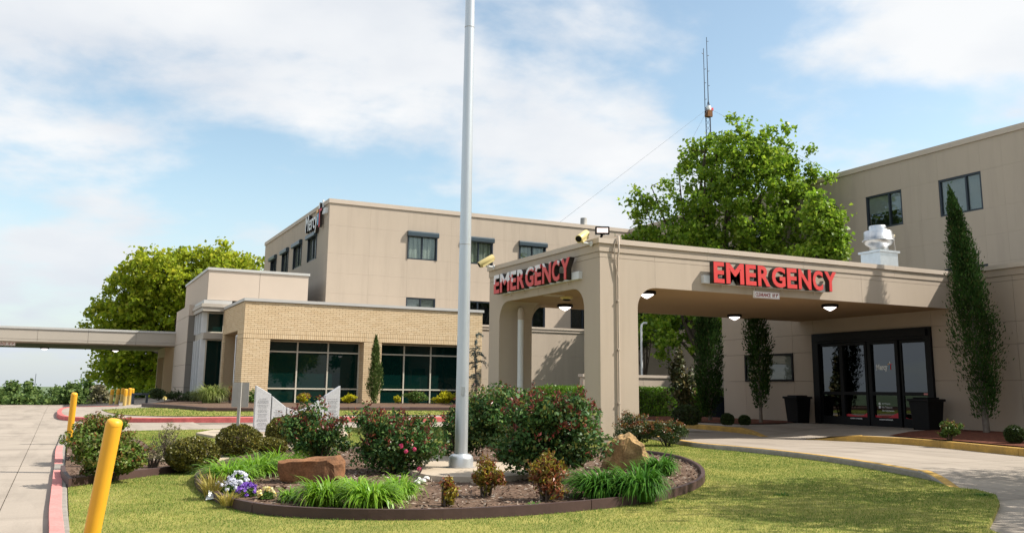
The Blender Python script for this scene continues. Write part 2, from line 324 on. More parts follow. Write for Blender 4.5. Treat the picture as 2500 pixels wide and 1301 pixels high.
M['white'] = flat('white face', (0.86, 0.86, 0.86)); M['dark_red'] = flat('dark red print', (0.32, 0.015, 0.02)); M['red'] = flat('red face', (0.60, 0.03, 0.05)); M['blue'] = flat('blue face', (0.16, 0.42, 0.62)); M['orange'] = flat('orange face', (0.80, 0.42, 0.12)); M['green'] = flat('green face', (0.25, 0.45, 0.32))
M['cream'] = pmat('cream camera housing', (0.62, 0.50, 0.22), 0.4, 0.06, 6, 0, 1, 0.4)
M['lamp'] = emit_mat('lit lamp', (1.0, 0.88, 0.84), 2.2)
M['led'] = emit_mat('floodlight panel', (1.0, 0.80, 0.72), 0.9)
M['steel_dark'] = pmat('tower steel', (0.05, 0.06, 0.09), 0.5, 0.1, 3, 0, 1, 0.4)
M['bark'] = pmat('bark', (0.085, 0.065, 0.05), 0.95, 0.3, 8, 0.6, 25, 0.1)
M['bark_grey'] = pmat('grey bark', (0.17, 0.14, 0.115), 0.95, 0.3, 8, 0.6, 25, 0.1)
M['soil'] = pmat('bark mulch', (0.13, 0.085, 0.06), 1, 0.45, 7, 0.8, 18, 0.1, fine=0.4)
M['red_mulch'] = pmat('red mulch', (0.12, 0.045, 0.028), 1, 0.45, 9, 0.8, 18, 0.1, fine=0.4)
M['lawn'] = pmat('lawn ground', (0.30, 0.26, 0.075), 1, 0.3, 1.3, 0.4, 40, 0.1, tint=(0.17, 0.20, 0.05), fine=0.3)
M['land'] = pmat('far land', (0.10, 0.14, 0.07), 1, 0.3, 0.02)
M['roof'] = pmat('roof membrane', (0.45, 0.43, 0.40), 0.9, 0.1, 1)
M['rock_brown'] = pmat('brown sandstone', (0.22, 0.105, 0.05), 0.95, 0.4, 3.5, 0.9, 9, 0.15, tint=(0.16, 0.09, 0.055), fine=0.25)
M['rock_tan'] = pmat('tan sandstone', (0.42, 0.27, 0.125), 0.95, 0.35, 4.5, 1.0, 9, 0.15, tint=(0.11, 0.08, 0.05), fine=0.25)
M['white_stone'] = pmat('white stone', (0.62, 0.60, 0.57), 0.9, 0.1, 5)
def grass_mat():
    m, nt, b, out = new_mat('grass blades'); N, L = nt.nodes, nt.links
    g = N.new('ShaderNodeNewGeometry'); n = N.new('ShaderNodeTexNoise'); n.inputs['Scale'].default_value = 0.75; n.inputs['Detail'].default_value = 8; n.inputs['Roughness'].default_value = 0.68
    L.new(g.outputs['Position'], n.inputs['Vector'])
    ad = N.new('ShaderNodeMath'); ad.operation = 'MULTIPLY_ADD'; ad.inputs[1].default_value = 0.30; L.new(g.outputs['Random Per Island'], ad.inputs[0]); L.new(n.outputs['Fac'], ad.inputs[2])
    cr = N.new('ShaderNodeValToRGB'); el = cr.color_ramp.elements; el.new(0.5); el.new(0.6)
    for e, (p, c) in zip(el, ((0.47, (0.075, 0.155, 0.022)), (0.62, (0.155, 0.235, 0.04)), (0.77, (0.31, 0.325, 0.075)), (0.93, (0.50, 0.45, 0.20)))): e.position = p; e.color = c+(1,)
    L.new(ad.outputs[0], cr.inputs['Fac']); L.new(cr.outputs['Color'], b.inputs['Base Color']); b.inputs['Roughness'].default_value = 0.7; setspec(b, 0.15)
    tr = N.new('ShaderNodeBsdfTranslucent'); L.new(cr.outputs['Color'], tr.inputs['Color'])
    mx = N.new('ShaderNodeMixShader'); mx.inputs[0].default_value = 0.3; L.new(b.outputs[0], mx.inputs[1]); L.new(tr.outputs[0], mx.inputs[2]); L.new(mx.outputs[0], out.inputs[0]); return m
M['grass'] = grass_mat()
M['chips'] = leaf_mat('mulch chips', [(0.07, 0.04, 0.03), (0.14, 0.09, 0.065), (0.20, 0.14, 0.10), (0.30, 0.24, 0.19), (0.10, 0.06, 0.045), (0.42, 0.37, 0.31)], 0.0, 0.9, 0.1)
LF = {
 'maple': leaf_mat('bright tree leaves', [(0.12, 0.23, 0.018), (0.24, 0.38, 0.028), (0.17, 0.30, 0.02), (0.36, 0.46, 0.045), (0.09, 0.18, 0.016)], 0.5, 0.45, 0.4),
 'oak': leaf_mat('yellow green leaves', [(0.20, 0.28, 0.018), (0.40, 0.45, 0.028), (0.27, 0.37, 0.022), (0.54, 0.52, 0.045), (0.14, 0.22, 0.016)], 0.52, 0.5, 0.3),
 'far': leaf_mat('far tree leaves', [(0.07, 0.13, 0.035), (0.12, 0.19, 0.05), (0.17, 0.23, 0.06), (0.06, 0.11, 0.035)], 0.3, 0.6, 0.2),
 'juniper': leaf_mat('juniper sprays', [(0.017, 0.05, 0.010), (0.03, 0.078, 0.015), (0.05, 0.10, 0.02), (0.015, 0.04, 0.010), (0.075, 0.085, 0.025)], 0.15, 0.75, 0.1, 0.35),
 'juniper_light': leaf_mat('light juniper sprays', [(0.06, 0.11, 0.025), (0.10, 0.16, 0.035), (0.13, 0.17, 0.05), (0.05, 0.09, 0.025)], 0.2, 0.6, 0.2),
 'rose': leaf_mat('rose leaves', [(0.035, 0.095, 0.022), (0.065, 0.145, 0.035), (0.045, 0.12, 0.03), (0.12, 0.20, 0.04), (0.03, 0.075, 0.02), (0.22, 0.22, 0.04)], 0.25, 0.5, 0.3, 0.4),
 'rose_light': leaf_mat('light rose leaves', [(0.05, 0.12, 0.02), (0.10, 0.18, 0.03), (0.07, 0.14, 0.025), (0.16, 0.22, 0.04)], 0.3, 0.5, 0.3),
 'red_tip': leaf_mat('red new growth', [(0.17, 0.03, 0.025), (0.24, 0.045, 0.035), (0.15, 0.035, 0.04), (0.30, 0.10, 0.04), (0.12, 0.03, 0.03)], 0.3, 0.35, 0.4),
 'boxwood': leaf_mat('boxwood leaves', [(0.06, 0.07, 0.012), (0.12, 0.12, 0.018), (0.17, 0.155, 0.025), (0.08, 0.085, 0.014), (0.24, 0.19, 0.035)], 0.2, 0.4, 0.4),
 'yew': leaf_mat('dark green leaves', [(0.025, 0.05, 0.012), (0.045, 0.075, 0.015), (0.06, 0.09, 0.02), (0.02, 0.04, 0.01)], 0.2, 0.45, 0.4),
 'abelia': leaf_mat('glossy green leaves', [(0.055, 0.115, 0.012), (0.10, 0.165, 0.02), (0.14, 0.205, 0.03), (0.17, 0.14, 0.035), (0.045, 0.09, 0.012)], 0.25, 0.5, 0.3),
 'hedge': leaf_mat('hedge leaves', [(0.06, 0.15, 0.01), (0.12, 0.25, 0.015), (0.18, 0.32, 0.02), (0.08, 0.18, 0.012)], 0.3, 0.4, 0.4),
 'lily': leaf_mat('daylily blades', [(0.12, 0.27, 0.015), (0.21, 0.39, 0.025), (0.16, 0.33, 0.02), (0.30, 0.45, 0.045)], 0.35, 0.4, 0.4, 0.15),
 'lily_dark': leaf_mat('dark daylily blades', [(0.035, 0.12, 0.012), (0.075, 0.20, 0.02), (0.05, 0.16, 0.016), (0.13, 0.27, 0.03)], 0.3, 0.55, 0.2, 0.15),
 'straw': leaf_mat('yellow grass blades', [(0.30, 0.24, 0.05), (0.40, 0.32, 0.08), (0.22, 0.22, 0.04), (0.34, 0.25, 0.09)], 0.3, 0.5, 0.3),
 'fountain': leaf_mat('fountain grass blades', [(0.13, 0.19, 0.035), (0.22, 0.27, 0.06), (0.30, 0.32, 0.10), (0.10, 0.15, 0.03)], 0.3, 0.5, 0.3),
 'spirea': leaf_mat('yellow leaves', [(0.44, 0.42, 0.01), (0.60, 0.54, 0.015), (0.34, 0.36, 0.012), (0.66, 0.60, 0.03)], 0.35, 0.45, 0.3),
 'nandina': leaf_mat('gold leaves', [(0.24, 0.20, 0.02), (0.34, 0.26, 0.03), (0.16, 0.18, 0.02), (0.30, 0.12, 0.025)], 0.3, 0.4, 0.4),
 'nandina_red': leaf_mat('russet leaves', [(0.20, 0.05, 0.025), (0.28, 0.08, 0.03), (0.14, 0.05, 0.025), (0.24, 0.15, 0.03), (0.10, 0.11, 0.02)], 0.3, 0.4, 0.4),
 'magnolia': leaf_mat('magnolia leaves', [(0.03, 0.05, 0.015), (0.055, 0.075, 0.02), (0.12, 0.09, 0.03), (0.04, 0.06, 0.018), (0.22, 0.17, 0.06)], 0.1, 0.45, 0.35),
 'cedar': leaf_mat('blue needles', [(0.09, 0.13, 0.12), (0.14, 0.18, 0.17), (0.07, 0.10, 0.085), (0.18, 0.21, 0.19)], 0.1, 0.6, 0.2),
 'grey': leaf_mat('grey twiggy leaves', [(0.17, 0.16, 0.11), (0.24, 0.21, 0.13), (0.30, 0.28, 0.12), (0.14, 0.12, 0.10)], 0.2, 0.7, 0.2),
 'pink': leaf_mat('pink petals', [(0.75, 0.08, 0.22), (0.82, 0.18, 0.34), (0.70, 0.05, 0.16)], 0.3, 0.5, 0.2),
 'whitepetal': leaf_mat('white petals', [(0.78, 0.80, 0.86), (0.68, 0.70, 0.84), (0.82, 0.82, 0.82)], 0.3, 0.5, 0.2),
 'purple': leaf_mat('purple petals', [(0.20, 0.07, 0.48), (0.30, 0.15, 0.60), (0.14, 0.05, 0.36)], 0.3, 0.5, 0.2),
 'yellowpetal': leaf_mat('pale yellow petals', [(0.80, 0.72, 0.25), (0.82, 0.78, 0.50), (0.85, 0.55, 0.05)], 0.3, 0.5, 0.2),
}

# ================================================================== GROUND
def clip_sheet(name, poly, off, m, parent=None, step=1.0, skirt=0.0, zf=None, kind='structure'):
    """polygon laid on the terrain, cut into a fine grid so that it follows it"""
    bm = bmesh.new(); pts = [(p[0], p[1]) for p in poly]
    bm.faces.new([bm.verts.new((x, y, 0)) for x, y in pts])
    xs = [p[0] for p in pts]; ys = [p[1] for p in pts]
    bmesh.ops.triangulate(bm, faces=bm.faces[:])
    for ax, lo, hi in ((0, min(xs), max(xs)), (1, min(ys), max(ys))):
        k = math.floor(lo/step)+1
        while k*step < hi:
            co = Vector((k*step, 0, 0)) if ax == 0 else Vector((0, k*step, 0)); no = Vector((1, 0, 0)) if ax == 0 else Vector((0, 1, 0))
            bmesh.ops.bisect_plane(bm, geom=bm.verts[:]+bm.edges[:]+bm.faces[:], plane_co=co, plane_no=no, dist=1e-5); k += 1
    f = zf or (lambda x, y: zg(x, y)+off)
    for v in bm.verts: v.co.z = f(v.co.x, v.co.y)
    if skirt:
        be = [e for e in bm.edges if e.is_boundary]; r = bmesh.ops.extrude_edge_only(bm, edges=be)
        for g in r['geom']:
            if isinstance(g, bmesh.types.BMVert): g.co.z -= skirt
    bmesh.ops.recalc_face_normals(bm, faces=bm.faces[:])
    for fc in bm.faces:
        if abs(fc.normal.z) > 0.5 and fc.normal.z < 0: fc.normal_flip()
    me = bpy.data.meshes.new(name); b = base_of(parent) if parent is not None else Vector((0, 0, 0))
    bmesh.ops.translate(bm, verts=bm.verts[:], vec=-b); bm.to_mesh(me); bm.free()
    o = link(name, me, parent, m)
    if parent is None and kind: o['kind'] = kind
    return o
def in_poly(x, y, poly):
    c = np.zeros(len(x), bool); n = len(poly)
    for i in range(n):
        x1, y1 = poly[i][0], poly[i][1]; x2, y2 = poly[(i+1) % n][0], poly[(i+1) % n][1]
        c ^= ((y1 > y) != (y2 > y)) & (x < (x2-x1)*(y-y1)/((y2-y1) if abs(y2-y1) > 1e-9 else 1e-9)+x1)
    return c
def pxs(l, off=0.0): return [tuple(G(a, b, off))[:2] for a, b in l]
def smooth_line(pts, n=6, closed=False):
    P = [Vector((p[0], p[1])) for p in pts]; out = []; m = len(P); rngi = range(m if closed else m-1)
    for i in rngi:
        p0 = P[(i-1) % m] if (closed or i > 0) else P[0]; p1 = P[i]; p2 = P[(i+1) % m]; p3 = P[(i+2) % m] if (closed or i+2 < m) else P[-1]
        for k in range(n):
            t = k/n; out.append(tuple(0.5*((2*p1)+(p2-p0)*t+(2*p0-5*p1+4*p2-p3)*t*t+(3*p1-p0-3*p2+p3)*t**3)))
    if not closed: out.append(tuple(P[-1]))
    return out
def sweep(pts, wd, z0, z1, side=1, tz=None):
    """kerb-like strip: from the line outwards to side*wd; returns MB"""
    mb = MB(); n = len(pts); P = [Vector((p[0], p[1])) for p in pts]; ring = []
    for i, p in enumerate(P):
        t = (P[min(i+1, n-1)]-P[max(i-1, 0)]).normalized(); nn = Vector((-t.y, t.x))*side*wd; q = p+nn; h = z1 if tz is None else tz[i]
        za, zb = zg(p.x, p.y), zg(q.x, q.y); c = nn*(0.12)
        ring.append([(p.x, p.y, za+z0), (p.x, p.y, za+h-0.02), (p.x+c.x, p.y+c.y, za+h), (q.x, q.y, zb+h), (q.x, q.y, zb+z0)])
    vs = [v for r in ring for v in r]; k = 5
    fs = [(i*k+j, i*k+(j+1) % k, (i+1)*k+(j+1) % k, (i+1)*k+j) for i in range(n-1) for j in range(k)]
    fs += [tuple(range(k)), tuple((n-1)*k+j for j in reversed(range(k)))]
    return mb.add(vs, fs)
def cut_line(pts, seg):
    out = [[pts[0]]]; acc = 0
    for a, b in zip(pts, pts[1:]):
        out[-1].append(b); acc += (Vector(b[:2])-Vector(a[:2])).length
        if acc > seg: out.append([b]); acc = 0
    return [o for o in out if len(o) > 1]
def shrink(seg, e=0.006):
    a = [Vector(p[:2]) for p in seg]; a[0] = a[0]+(a[1]-a[0]).normalized()*e; a[-1] = a[-1]+(a[-2]-a[-1]).normalized()*e; return [tuple(p) for p in a]
def kerb_run(parent, pts, wd, z0, z1, m, side, seg=3.0, name='kerb_section', tz=None):
    if tz is None:
        for s in cut_line(pts, seg): sweep(shrink(s), wd, z0, z1, side).build(name, m, parent)
    else: sweep(pts, wd, z0, z1, side, tz).build(name, m, parent)

def land():
    def axis(lo, hi, st, far, nf):
        a = list(np.arange(lo, hi+.01, st)); g = np.geomspace(st*2, far, nf); return [lo-x for x in g[::-1]]+a+[hi+x for x in g]
    xs = axis(-60, 60, 2.0, 3000, 16); ys = axis(-40, 110, 2.0, 3000, 16); V = []; Fq = []
    for y in ys:
        for x in xs:
            edge = 58+14*sstep((x-1)/4.0); d = max(0, y-edge, -x-26, x-70, -y-40); V.append((x, y, zg(x, y)-0.06-6.5*sstep(d/45)))
    n = len(xs)
    for j in range(len(ys)-1):
        for i in range(n-1): Fq.append((j*n+i, j*n+i+1, (j+1)*n+i+1, (j+1)*n+i))
    o = link('ground', np_mesh('ground', V, Fq), None, M['land']); o['kind'] = 'structure'
land()
road = clip_sheet('road', [(-18, -12), (24, -12), (24, 29), (3, 60), (-18, 57.5)], -0.014, M['concrete_dark'], step=2.0)
SL = 4.2
for i in range(-4, 6):
    for j in range(1, 14):
        x0, x1, y0, y1 = i*SL-0.4, (i+1)*SL-0.4, j*SL-1.2, (j+1)*SL-1.2
        if x0 > 21 or (x0 > 1 and y0 > 27) : continue
        g = 0.005; clip_sheet('slab', [(x0+g, y0+g), (x1-g, y0+g), (x1-g, y1-g), (x0+g, y1-g)], random.uniform(-0.001, 0.002), M['concrete'], road, 2.1, 0.012)
for y in (36.0, 44.0):
    pass

# --- main island
LA, LB = G(167, 1301), G(161, 1110)
def LE(y): return (LA.x+(LB.x-LA.x)*(y-LA.y)/(LB.y-LA.y), y)
right_kerb = smooth_line([(12.95, 18.6)]+pxs([(1690, 1096), (1800, 1107), (1900, 1118), (2040, 1137), (2150, 1156), (2240, 1174)]), 4)
rk_end = smooth_line([right_kerb[-1]]+pxs([(2285, 1184), (2320, 1197)]), 4)
lawn_poly = [(LE(y)[0]+0.004, y) for y in (5.2, 7, 10, 13, 16, 19)]+pxs([(172, 1062)])+[(0.6, 24.2)]+pxs([(330, 1055)])+[(4.6, 25.2), (10, 25.4), (12.6, 24.8), (13.1, 22.5), (13.0, 19.5)]+right_kerb+rk_end[1:]+pxs([(2385, 1203), (2432, 1216), (2441, 1236), (2428, 1268), (2410, 1301)])+[(6.6, 4.4), (5.2, 3.0), (-0.13, 3.0)]
clip_sheet('lawn', lawn_poly, 0.045, M['lawn'], step=1.0, skirt=0.06)
rk = thing('kerb', (12.95, 18.6, 0), 'yellow topped kerb between the right-hand lawn and the emergency drive', 'kerb')
kerb_run(rk, right_kerb, 0.15, -0.02, 0.135, M['kerb'], 1, 3.2)
kerb_run(rk, [(p[0], p[1]) for p in rk_end], 0.15, -0.02, 0, M['kerb'], 1, name='kerb_end', tz=[0.135*(1-sstep(i/(len(rk_end)-1)))+0.012 for i in range(len(rk_end))])
def top_paint(parent, pts, wd, z, m, side, inset=0.0, tz=None, name='painted_top'):
    sweep(pts, wd, (z-0.02) if tz is None else 0.0, z, side, tz).build(name, m, parent)
def offset(pts, d):
    P = [Vector(p[:2]) for p in pts]; n = len(P); out = []
    for i, p in enumerate(P):
        t = (P[min(i+1, n-1)]-P[max(i-1, 0)]).normalized(); q = p+Vector((-t.y, t.x))*d; out.append((q.x, q.y))
    return out
for s in cut_line(right_kerb, 3.2): top_paint(rk, offset(shrink(s, 0.008), 0.012), 0.14, 0.139, M['yellow_kerb'], 1)
top_paint(rk, offset(rk_end, 0.012), 0.14, 0, M['yellow_kerb'], 1, tz=[0.135*(1-sstep(i/(len(rk_end)-1)))+0.017 for i in range(len(rk_end))])
left_edge = smooth_line([(-0.14, 3.0), LE(7.0), LE(10), LE(13), LE(16), LE(19), tuple(G(170, 1062))[:2]], 4)
lk = thing('kerb', (-0.1, 5, 0), 'low grey concrete kerb along the left edge of the lawn beside the road', 'kerb')
kerb_run(lk, left_edge, 0.16, -0.02, 0.05, M['kerb'], 1, 3.0)
def along(line, r0, r1):
    y0, y1 = G(150, r0).y, G(150, r1).y; return [p for p in line if min(y0, y1) <= p[1] <= max(y0, y1)]
fine_edge = smooth_line(left_edge, 4)
for r0, r1 in ((1092, 1142), (1156, 1400)):
    sg = along(fine_edge, r0, r1); sweep(offset(sg, 0.045), 0.118, 0.0, 0.055, 1).build('painted_top', M['red_line'], lk)

# --- beds
bed_px = [(490, 1168), (492, 1190), (520, 1212), (570, 1236), (650, 1253), (760, 1262), (900, 1266), (1080, 1265), (1250, 1257), (1400, 1245), (1530, 1231), (1620, 1216), (1690, 1192), (1711, 1172), (1704, 1152), (1680, 1136), (1640, 1122), (1560, 1110), (1440, 1103), (1300, 1100), (1150, 1098), (1000, 1100), (850, 1104), (720, 1110), (620, 1122), (540, 1142)]
bed_line = smooth_line(pxs(bed_px, 0.05), 4, True)
clip_sheet('flower_bed_soil', bed_line, 0.085, M['soil'], step=0.8, skirt=0.05)
be = thing('bed_edging', G(900, 1266), 'brown edging strip curving round the front flower bed', 'edging')
for s in cut_line(bed_line+[bed_line[0]], 3.4): sweep(shrink(s, 0.004), 0.055, -0.0, 0.14, 1 if False else -1).build('edging_strip', M['edging'], be)
lb_px = [(158, 1152), (161, 1166), (176, 1187), (268, 1172), (379, 1158), (450, 1149), (500, 1143), (520, 1134), (470, 1127), (400, 1122), (372, 1100), (345, 1080), (300, 1066), (200, 1068), (165, 1090)]
lb_line = pxs(lb_px, 0.05)
clip_sheet('shrub_bed_soil', lb_line, 0.085, M['soil'], step=0.8, skirt=0.05)
le = thing('bed_edging', G(268, 1172), 'straight brown edging with a corner round the left shrub bed', 'edging')
for s in cut_line(lb_line[0:8], 2.6): sweep(shrink(s, 0.004), 0.055, 0.0, 0.14, -1).build('edging_strip', M['edging'], le)
walk_poly = pxs([(372, 1131), (470, 1137), (560, 1124), (640, 1108), (720, 1098), (715, 1088), (640, 1096), (540, 1112), (460, 1124), (375, 1122)], 0.05)
clip_sheet('garden_path', walk_poly, 0.10, M['pad'], step=1.0, skirt=0.06)
pad_poly = pxs([(955, 1122), (1060, 1117), (1150, 1131), (1240, 1138), (1284, 1156), (1288, 1166), (1240, 1172), (1180, 1174), (1100, 1173), (1040, 1168), (985, 1150)], 0.1)
clip_sheet('flagpole_pad', smooth_line(pad_poly, 3, True), 0.15, M['pad'], step=0.9, skirt=0.10)
mon_pad = pxs([(478, 1061), (520, 1053), (640, 1052), (840, 1050), (850, 1066), (665, 1070), (520, 1069)], 0.05)
clip_sheet('monument_pad', mon_pad, 0.10, M['pad'], step=1.0, skirt=0.07)

# --- far island, red kerb
red_front = smooth_line(pxs([(290, 997.5), (240, 998.5), (187, 999.5), (157, 1001.5), (144, 1005), (138, 1013), (144, 1023), (175, 1028), (240, 1030), (320, 1031), (420, 1031), (616, 1029), (850, 1028.3), (1081, 1028)])+[(15.2, 29.0)], 5)
yk_a = smooth_line([(15.2, 29.0), (16.9, 27.4), (17.9, 25.2), (18.2, 23.2), (18.05, 21.6)], 5)
yk_b = smooth_line([(18.05, 21.6), (17.75, 20.6), (17.25, 19.6)], 5)
yk_c = smooth_line([(17.5, 18.2), (17.75, 17.5), (18.05, 16.9)], 5)
yk_d = smooth_line([(18.05, 16.9), (18.25, 15.9), (18.05, 14.6), (17.6, 13.1), (17.15, 11.5), (16.6, 9.0), (16.0, 6.0)], 5)
fk = thing('red_kerb', (3.2, 30.5, 0.1), 'worn red painted kerb round the far paved island', 'kerb')
kerb_run(fk, red_front, 0.16, -0.03, 0.14, M['red_kerb'], 1, 3.2)
yk = thing('kerb', (18, 22, 0), 'worn yellow kerb left of the entrance ramp under the canopy', 'kerb')
kerb_run(yk, yk_a, 0.17, -0.03, 0.15, M['yellow_kerb'], 1, 3.0)
kerb_run(yk, yk_b, 0.17, -0.03, 0, M['yellow_kerb'], 1, name='kerb_end', tz=[0.15*(1-sstep(i/(len(yk_b)-1)))+0.012 for i in range(len(yk_b))])
yk2 = thing('kerb', (18, 14, 0), 'worn yellow kerb along the mulch bed right of the entrance ramp', 'kerb')
kerb_run(yk2, yk_c, 0.17, -0.03, 0, M['yellow_kerb'], 1, name='kerb_end', tz=[0.15*sstep(i/(len(yk_c)-1))+0.012 for i in range(len(yk_c))])
kerb_run(yk2, yk_d, 0.17, -0.03, 0.15, M['yellow_kerb'], 1, 2.2)
walk_far = [tuple(Vector(p)) for p in red_front]+[(15.4, 29.2), (15.4, 43.9), (4, 62), (3.2, 58)]
clip_sheet('sidewalk', walk_far, 0.125, M['concrete'], step=1.2)
def zdoor(x, y):
    rm = sstep((y-17.2)/1.2)*(1-sstep((y-20.2)/1.4))
    return (1-rm)*(0.135+0.075*sstep((x-18)/3.5))+rm*(0.005+0.205*sstep((x-17.5)/3.6))
door_walk = list(yk_a)+yk_b[1:]+yk_c+yk_d[1:]+[(22.49, 6), (22.49, 33), (15.4, 33), (15.4, 29.2)]
clip_sheet('sidewalk', door_walk, 0, M['concrete'], step=0.8, zf=zdoor)
far_lawn = smooth_line(pxs([(248, 1001), (262, 1007), (300, 1013), (370, 1016), (470, 1017), (616, 1016.5), (850, 1014.5), (1110, 1013.5)], 0.12), 3)+pxs([(1190, 1004), (850, 1003), (616, 1005), (510, 1004.5), (430, 999.5), (370, 996.5), (320, 997.5)], 0.12)
clip_sheet('lawn', far_lawn, 0.145, M['lawn'], step=1.0)
bed_front = pxs([(345, 992), (373, 994.5), (432, 998.5), (505, 1005), (616, 1005.5), (700, 1003), (850, 1002.5), (1000, 1002), (1190, 1003)], 0.13)
clip_sheet('planting_bed_soil', bed_front+[(19.5, 41.8), (7.3, 41.9), (6.9, 44), (6.6, 48), (6.0, 52)], 0.16, M['soil'], step=1.2)
fe = thing('bed_edging', (6.5, 38, 0.3), 'brown and pale edging strip along the planting bed before the brick building', 'edging')
for s in cut_line(bed_front, 3.0): sweep(shrink(s, 0.01), 0.08, 0.05, 0.27, 1).build('edging_strip', M['edging'], fe)
clip_sheet('mulch_bed', [(19.2, 26.8), (19.6, 23.0), (20.6, 22.6), (22.45, 23.4), (22.45, 29.5), (19.2, 29.5)], 0, M['red_mulch'], step=0.8, zf=lambda x, y: zdoor(x, y)+0.03)
clip_sheet('mulch_bed', [(18.7, 16.6), (20.3, 17.3), (22.45, 17.5), (22.45, 6), (16.4, 6), (17.45, 11.5), (17.95, 13.1), (18.4, 14.6), (18.62, 15.9)], 0, M['red_mulch'], step=0.8, zf=lambda x, y: zdoor(x, y)+0.03)

# ================================================================== BUILDINGS
def facade(parent, fr, us, zs, holes, m, t=0.05, gap=0.0018, name='panel', skip=None):
    for a, b in zip(us, us[1:]):
        for c, d in zip(zs, zs[1:]):
            um, zm = (a+b)/2, (c+d)/2
            if any(h[0]-1e-3 < um < h[1]+1e-3 and h[2]-1e-3 < zm < h[3]+1e-3 for h in holes): continue
            fr.box(MB(), a+gap, b-gap, c+gap, d-gap, -t, 0).build(name, m, parent)
def window(parent, fr, u0, u1, z0, z1, blind='vertical', split=0.5, shutter=False, rec=0.02, glass='glass', fw=0.075):
    mb = MB(); us = u0+(u1-u0)*split
    for a, b, c, d in ((u0, u1, z0, z0+fw), (u0, u1, z1-fw, z1), (u0, u0+fw, z0+fw, z1-fw), (u1-fw, u1, z0+fw, z1-fw), (us-fw*0.45, us+fw*0.45, z0+fw, z1-fw)): fr.box(mb, a, b, c, d, -0.14, -rec)
    w_ = mb.build('window', M['frame_dark'], parent)
    for a, b in ((u0+fw, us-fw*0.45), (us+fw*0.45, u1-fw)): fr.box(MB(), a, b, z0+fw, z1-fw, -0.10, -0.092).build('pane', M[glass], w_)
    if blind == 'vertical':
        mb = MB(); n = int((u1-u0)/0.085)
        for i in range(n):
            u = u0+fw+(i+0.5)*(u1-u0-2*fw)/n; e = 0.034
            p = [fr.P(u-e, z0+fw, -0.125), fr.P(u+e, z0+fw, -0.15+0.02*math.sin(i*1.7)), fr.P(u+e, z1-fw, -0.15+0.02*math.sin(i*1.7)), fr.P(u-e, z1-fw, -0.125)]
            mb.add(p, [(0, 1, 2, 3)])
        mb.build('blind', M['blind'], w_)
    elif blind:
        mb = MB(); n = 15; lo = 0.0 if blind == 'full' else 0.45
        for i in range(n):
            z = z0+fw+(i+0.5)*(z1-z0-2*fw)/n
            if (z-z0)/(z1-z0) < lo: continue
            h = (z1-z0-2*fw)/n*0.47; mb.add([fr.P(u0+fw, z-h, -0.145), fr.P(u1-fw, z-h, -0.145), fr.P(u1-fw, z+h, -0.125), fr.P(u0+fw, z+h, -0.125)], [(0, 1, 2, 3)])
        mb.build('blind', M['blind_dim'], w_)
    if shutter:
        mb = MB(); a = [fr.P(u0-0.05, z1+0.06, 0), fr.P(u0-0.05, z1+0.06, 0.15), fr.P(u0-0.05, z1-0.02, 0.21), fr.P(u0-0.05, z1-0.20, 0.21), fr.P(u0-0.05, z1-0.24, 0.17), fr.P(u0-0.05, z1-0.24, 0)]
        mb.prism(a, fr.P(u1+0.06, 0, 0)-fr.P(u0-0.05, 0, 0)).build('shutter_box', M['shutter'], w_)
        
        for a, b in ((u0-0.02, u0+0.05), (u1-0.05, u1+0.02)): fr.box(MB(), a, b, z0, z1-0.24, -0.018, 0.05).build('shutter_rail', M['frame_dark'], w_)
    return w_

# ---- three-storey building: front wall Y=48, wing wall X=32
hb = thing('hospital_building', (12.46, 48, 0.3), 'large tan three-storey building with an L plan behind all the low buildings', 'building')
ZT = 11.36; XL, YF, XW = 12.46, 48.0, 32.0
mb = MB(); mb.box(XL+0.35, 45, YF+0.35, 65.2, 0, ZT-0.3); mb.box(XW+0.35, 45, 10, YF+0.4, 0, ZT-0.3); mb.build('core_wall', M['dark'], hb)
fA, fL, fW = Frame('Y', YF), Frame('X', XL), Frame('X', XW)
zs = [0.2, 1.6, 3.2, 4.68, 6.2, 7.3, 8.36, 9.9, ZT-0.23]
winA = [(17.02, 18.78), (20.54, 22.30), (24.08, 25.86), (27.62, 29.38)]
us = [XL]; 
for a, b in winA: us += [(us[-1]+a)/2+0.05 if us[-1] == XL else (us[-1]+a)/2, a, b]
us += [XW-0.02]
holes = [(a, b, 8.36, 9.9) for a, b in winA]+[(a, b, 4.68, 6.2) for a, b in winA]
facade(hb, fA, us, zs, holes, M['stucco'], 0.30)
for a, b in winA:
    window(hb, fA, a, b, 8.36, 9.9, 'vertical', 0.5, True)
    window(hb, fA, a, b, 4.68, 6.2, 'full' if a < 18 else None, 0.5, False)
winL = [(50.5, 52.5), (54.1, 56.2), (57.7, 59.5), (61.3, 63.1)]
us = [YF+0.31]
for a, b in winL: us += [a, b]
us += [65.5]
facade(hb, fL, us, zs, [(a, b, 8.36, 9.9) for a, b in winL], M['stucco'], 0.30)
for a, b in winL: window(hb, fL, a, b, 8.36, 9.9, None, 0.5, True, glass='mirror' if a < 60 else 'dark_glass')
winW = [(19.28, 21.24), (23.13, 25.09), (26.95, 28.91), (30.72, 32.62), (34.55, 36.5), (38.4, 40.35), (42.2, 44.15)]
us = [10]
for a, b in winW: us += [(us[-1]+a)/2, a, b] if us[-1] > 10 else [13, 16, a, b]
us += [YF-0.01]
facade(hb, fW, us, zs, [(a, b, 8.36, 9.9) for a, b in winW]+[(a, b, 4.68, 6.2) for a, b in winW], M['stucco'], 0.30)
for i, (a, b) in enumerate(winW):
    window(hb, fW, a, b, 8.36, 9.9, ('full', 'full', 'half', 'full', 'full', None, None)[i], 0.36 if i else 0.4, False)
    window(hb, fW, a, b, 4.68, 6.2, 'full' if i < 3 else None, 0.36, False)
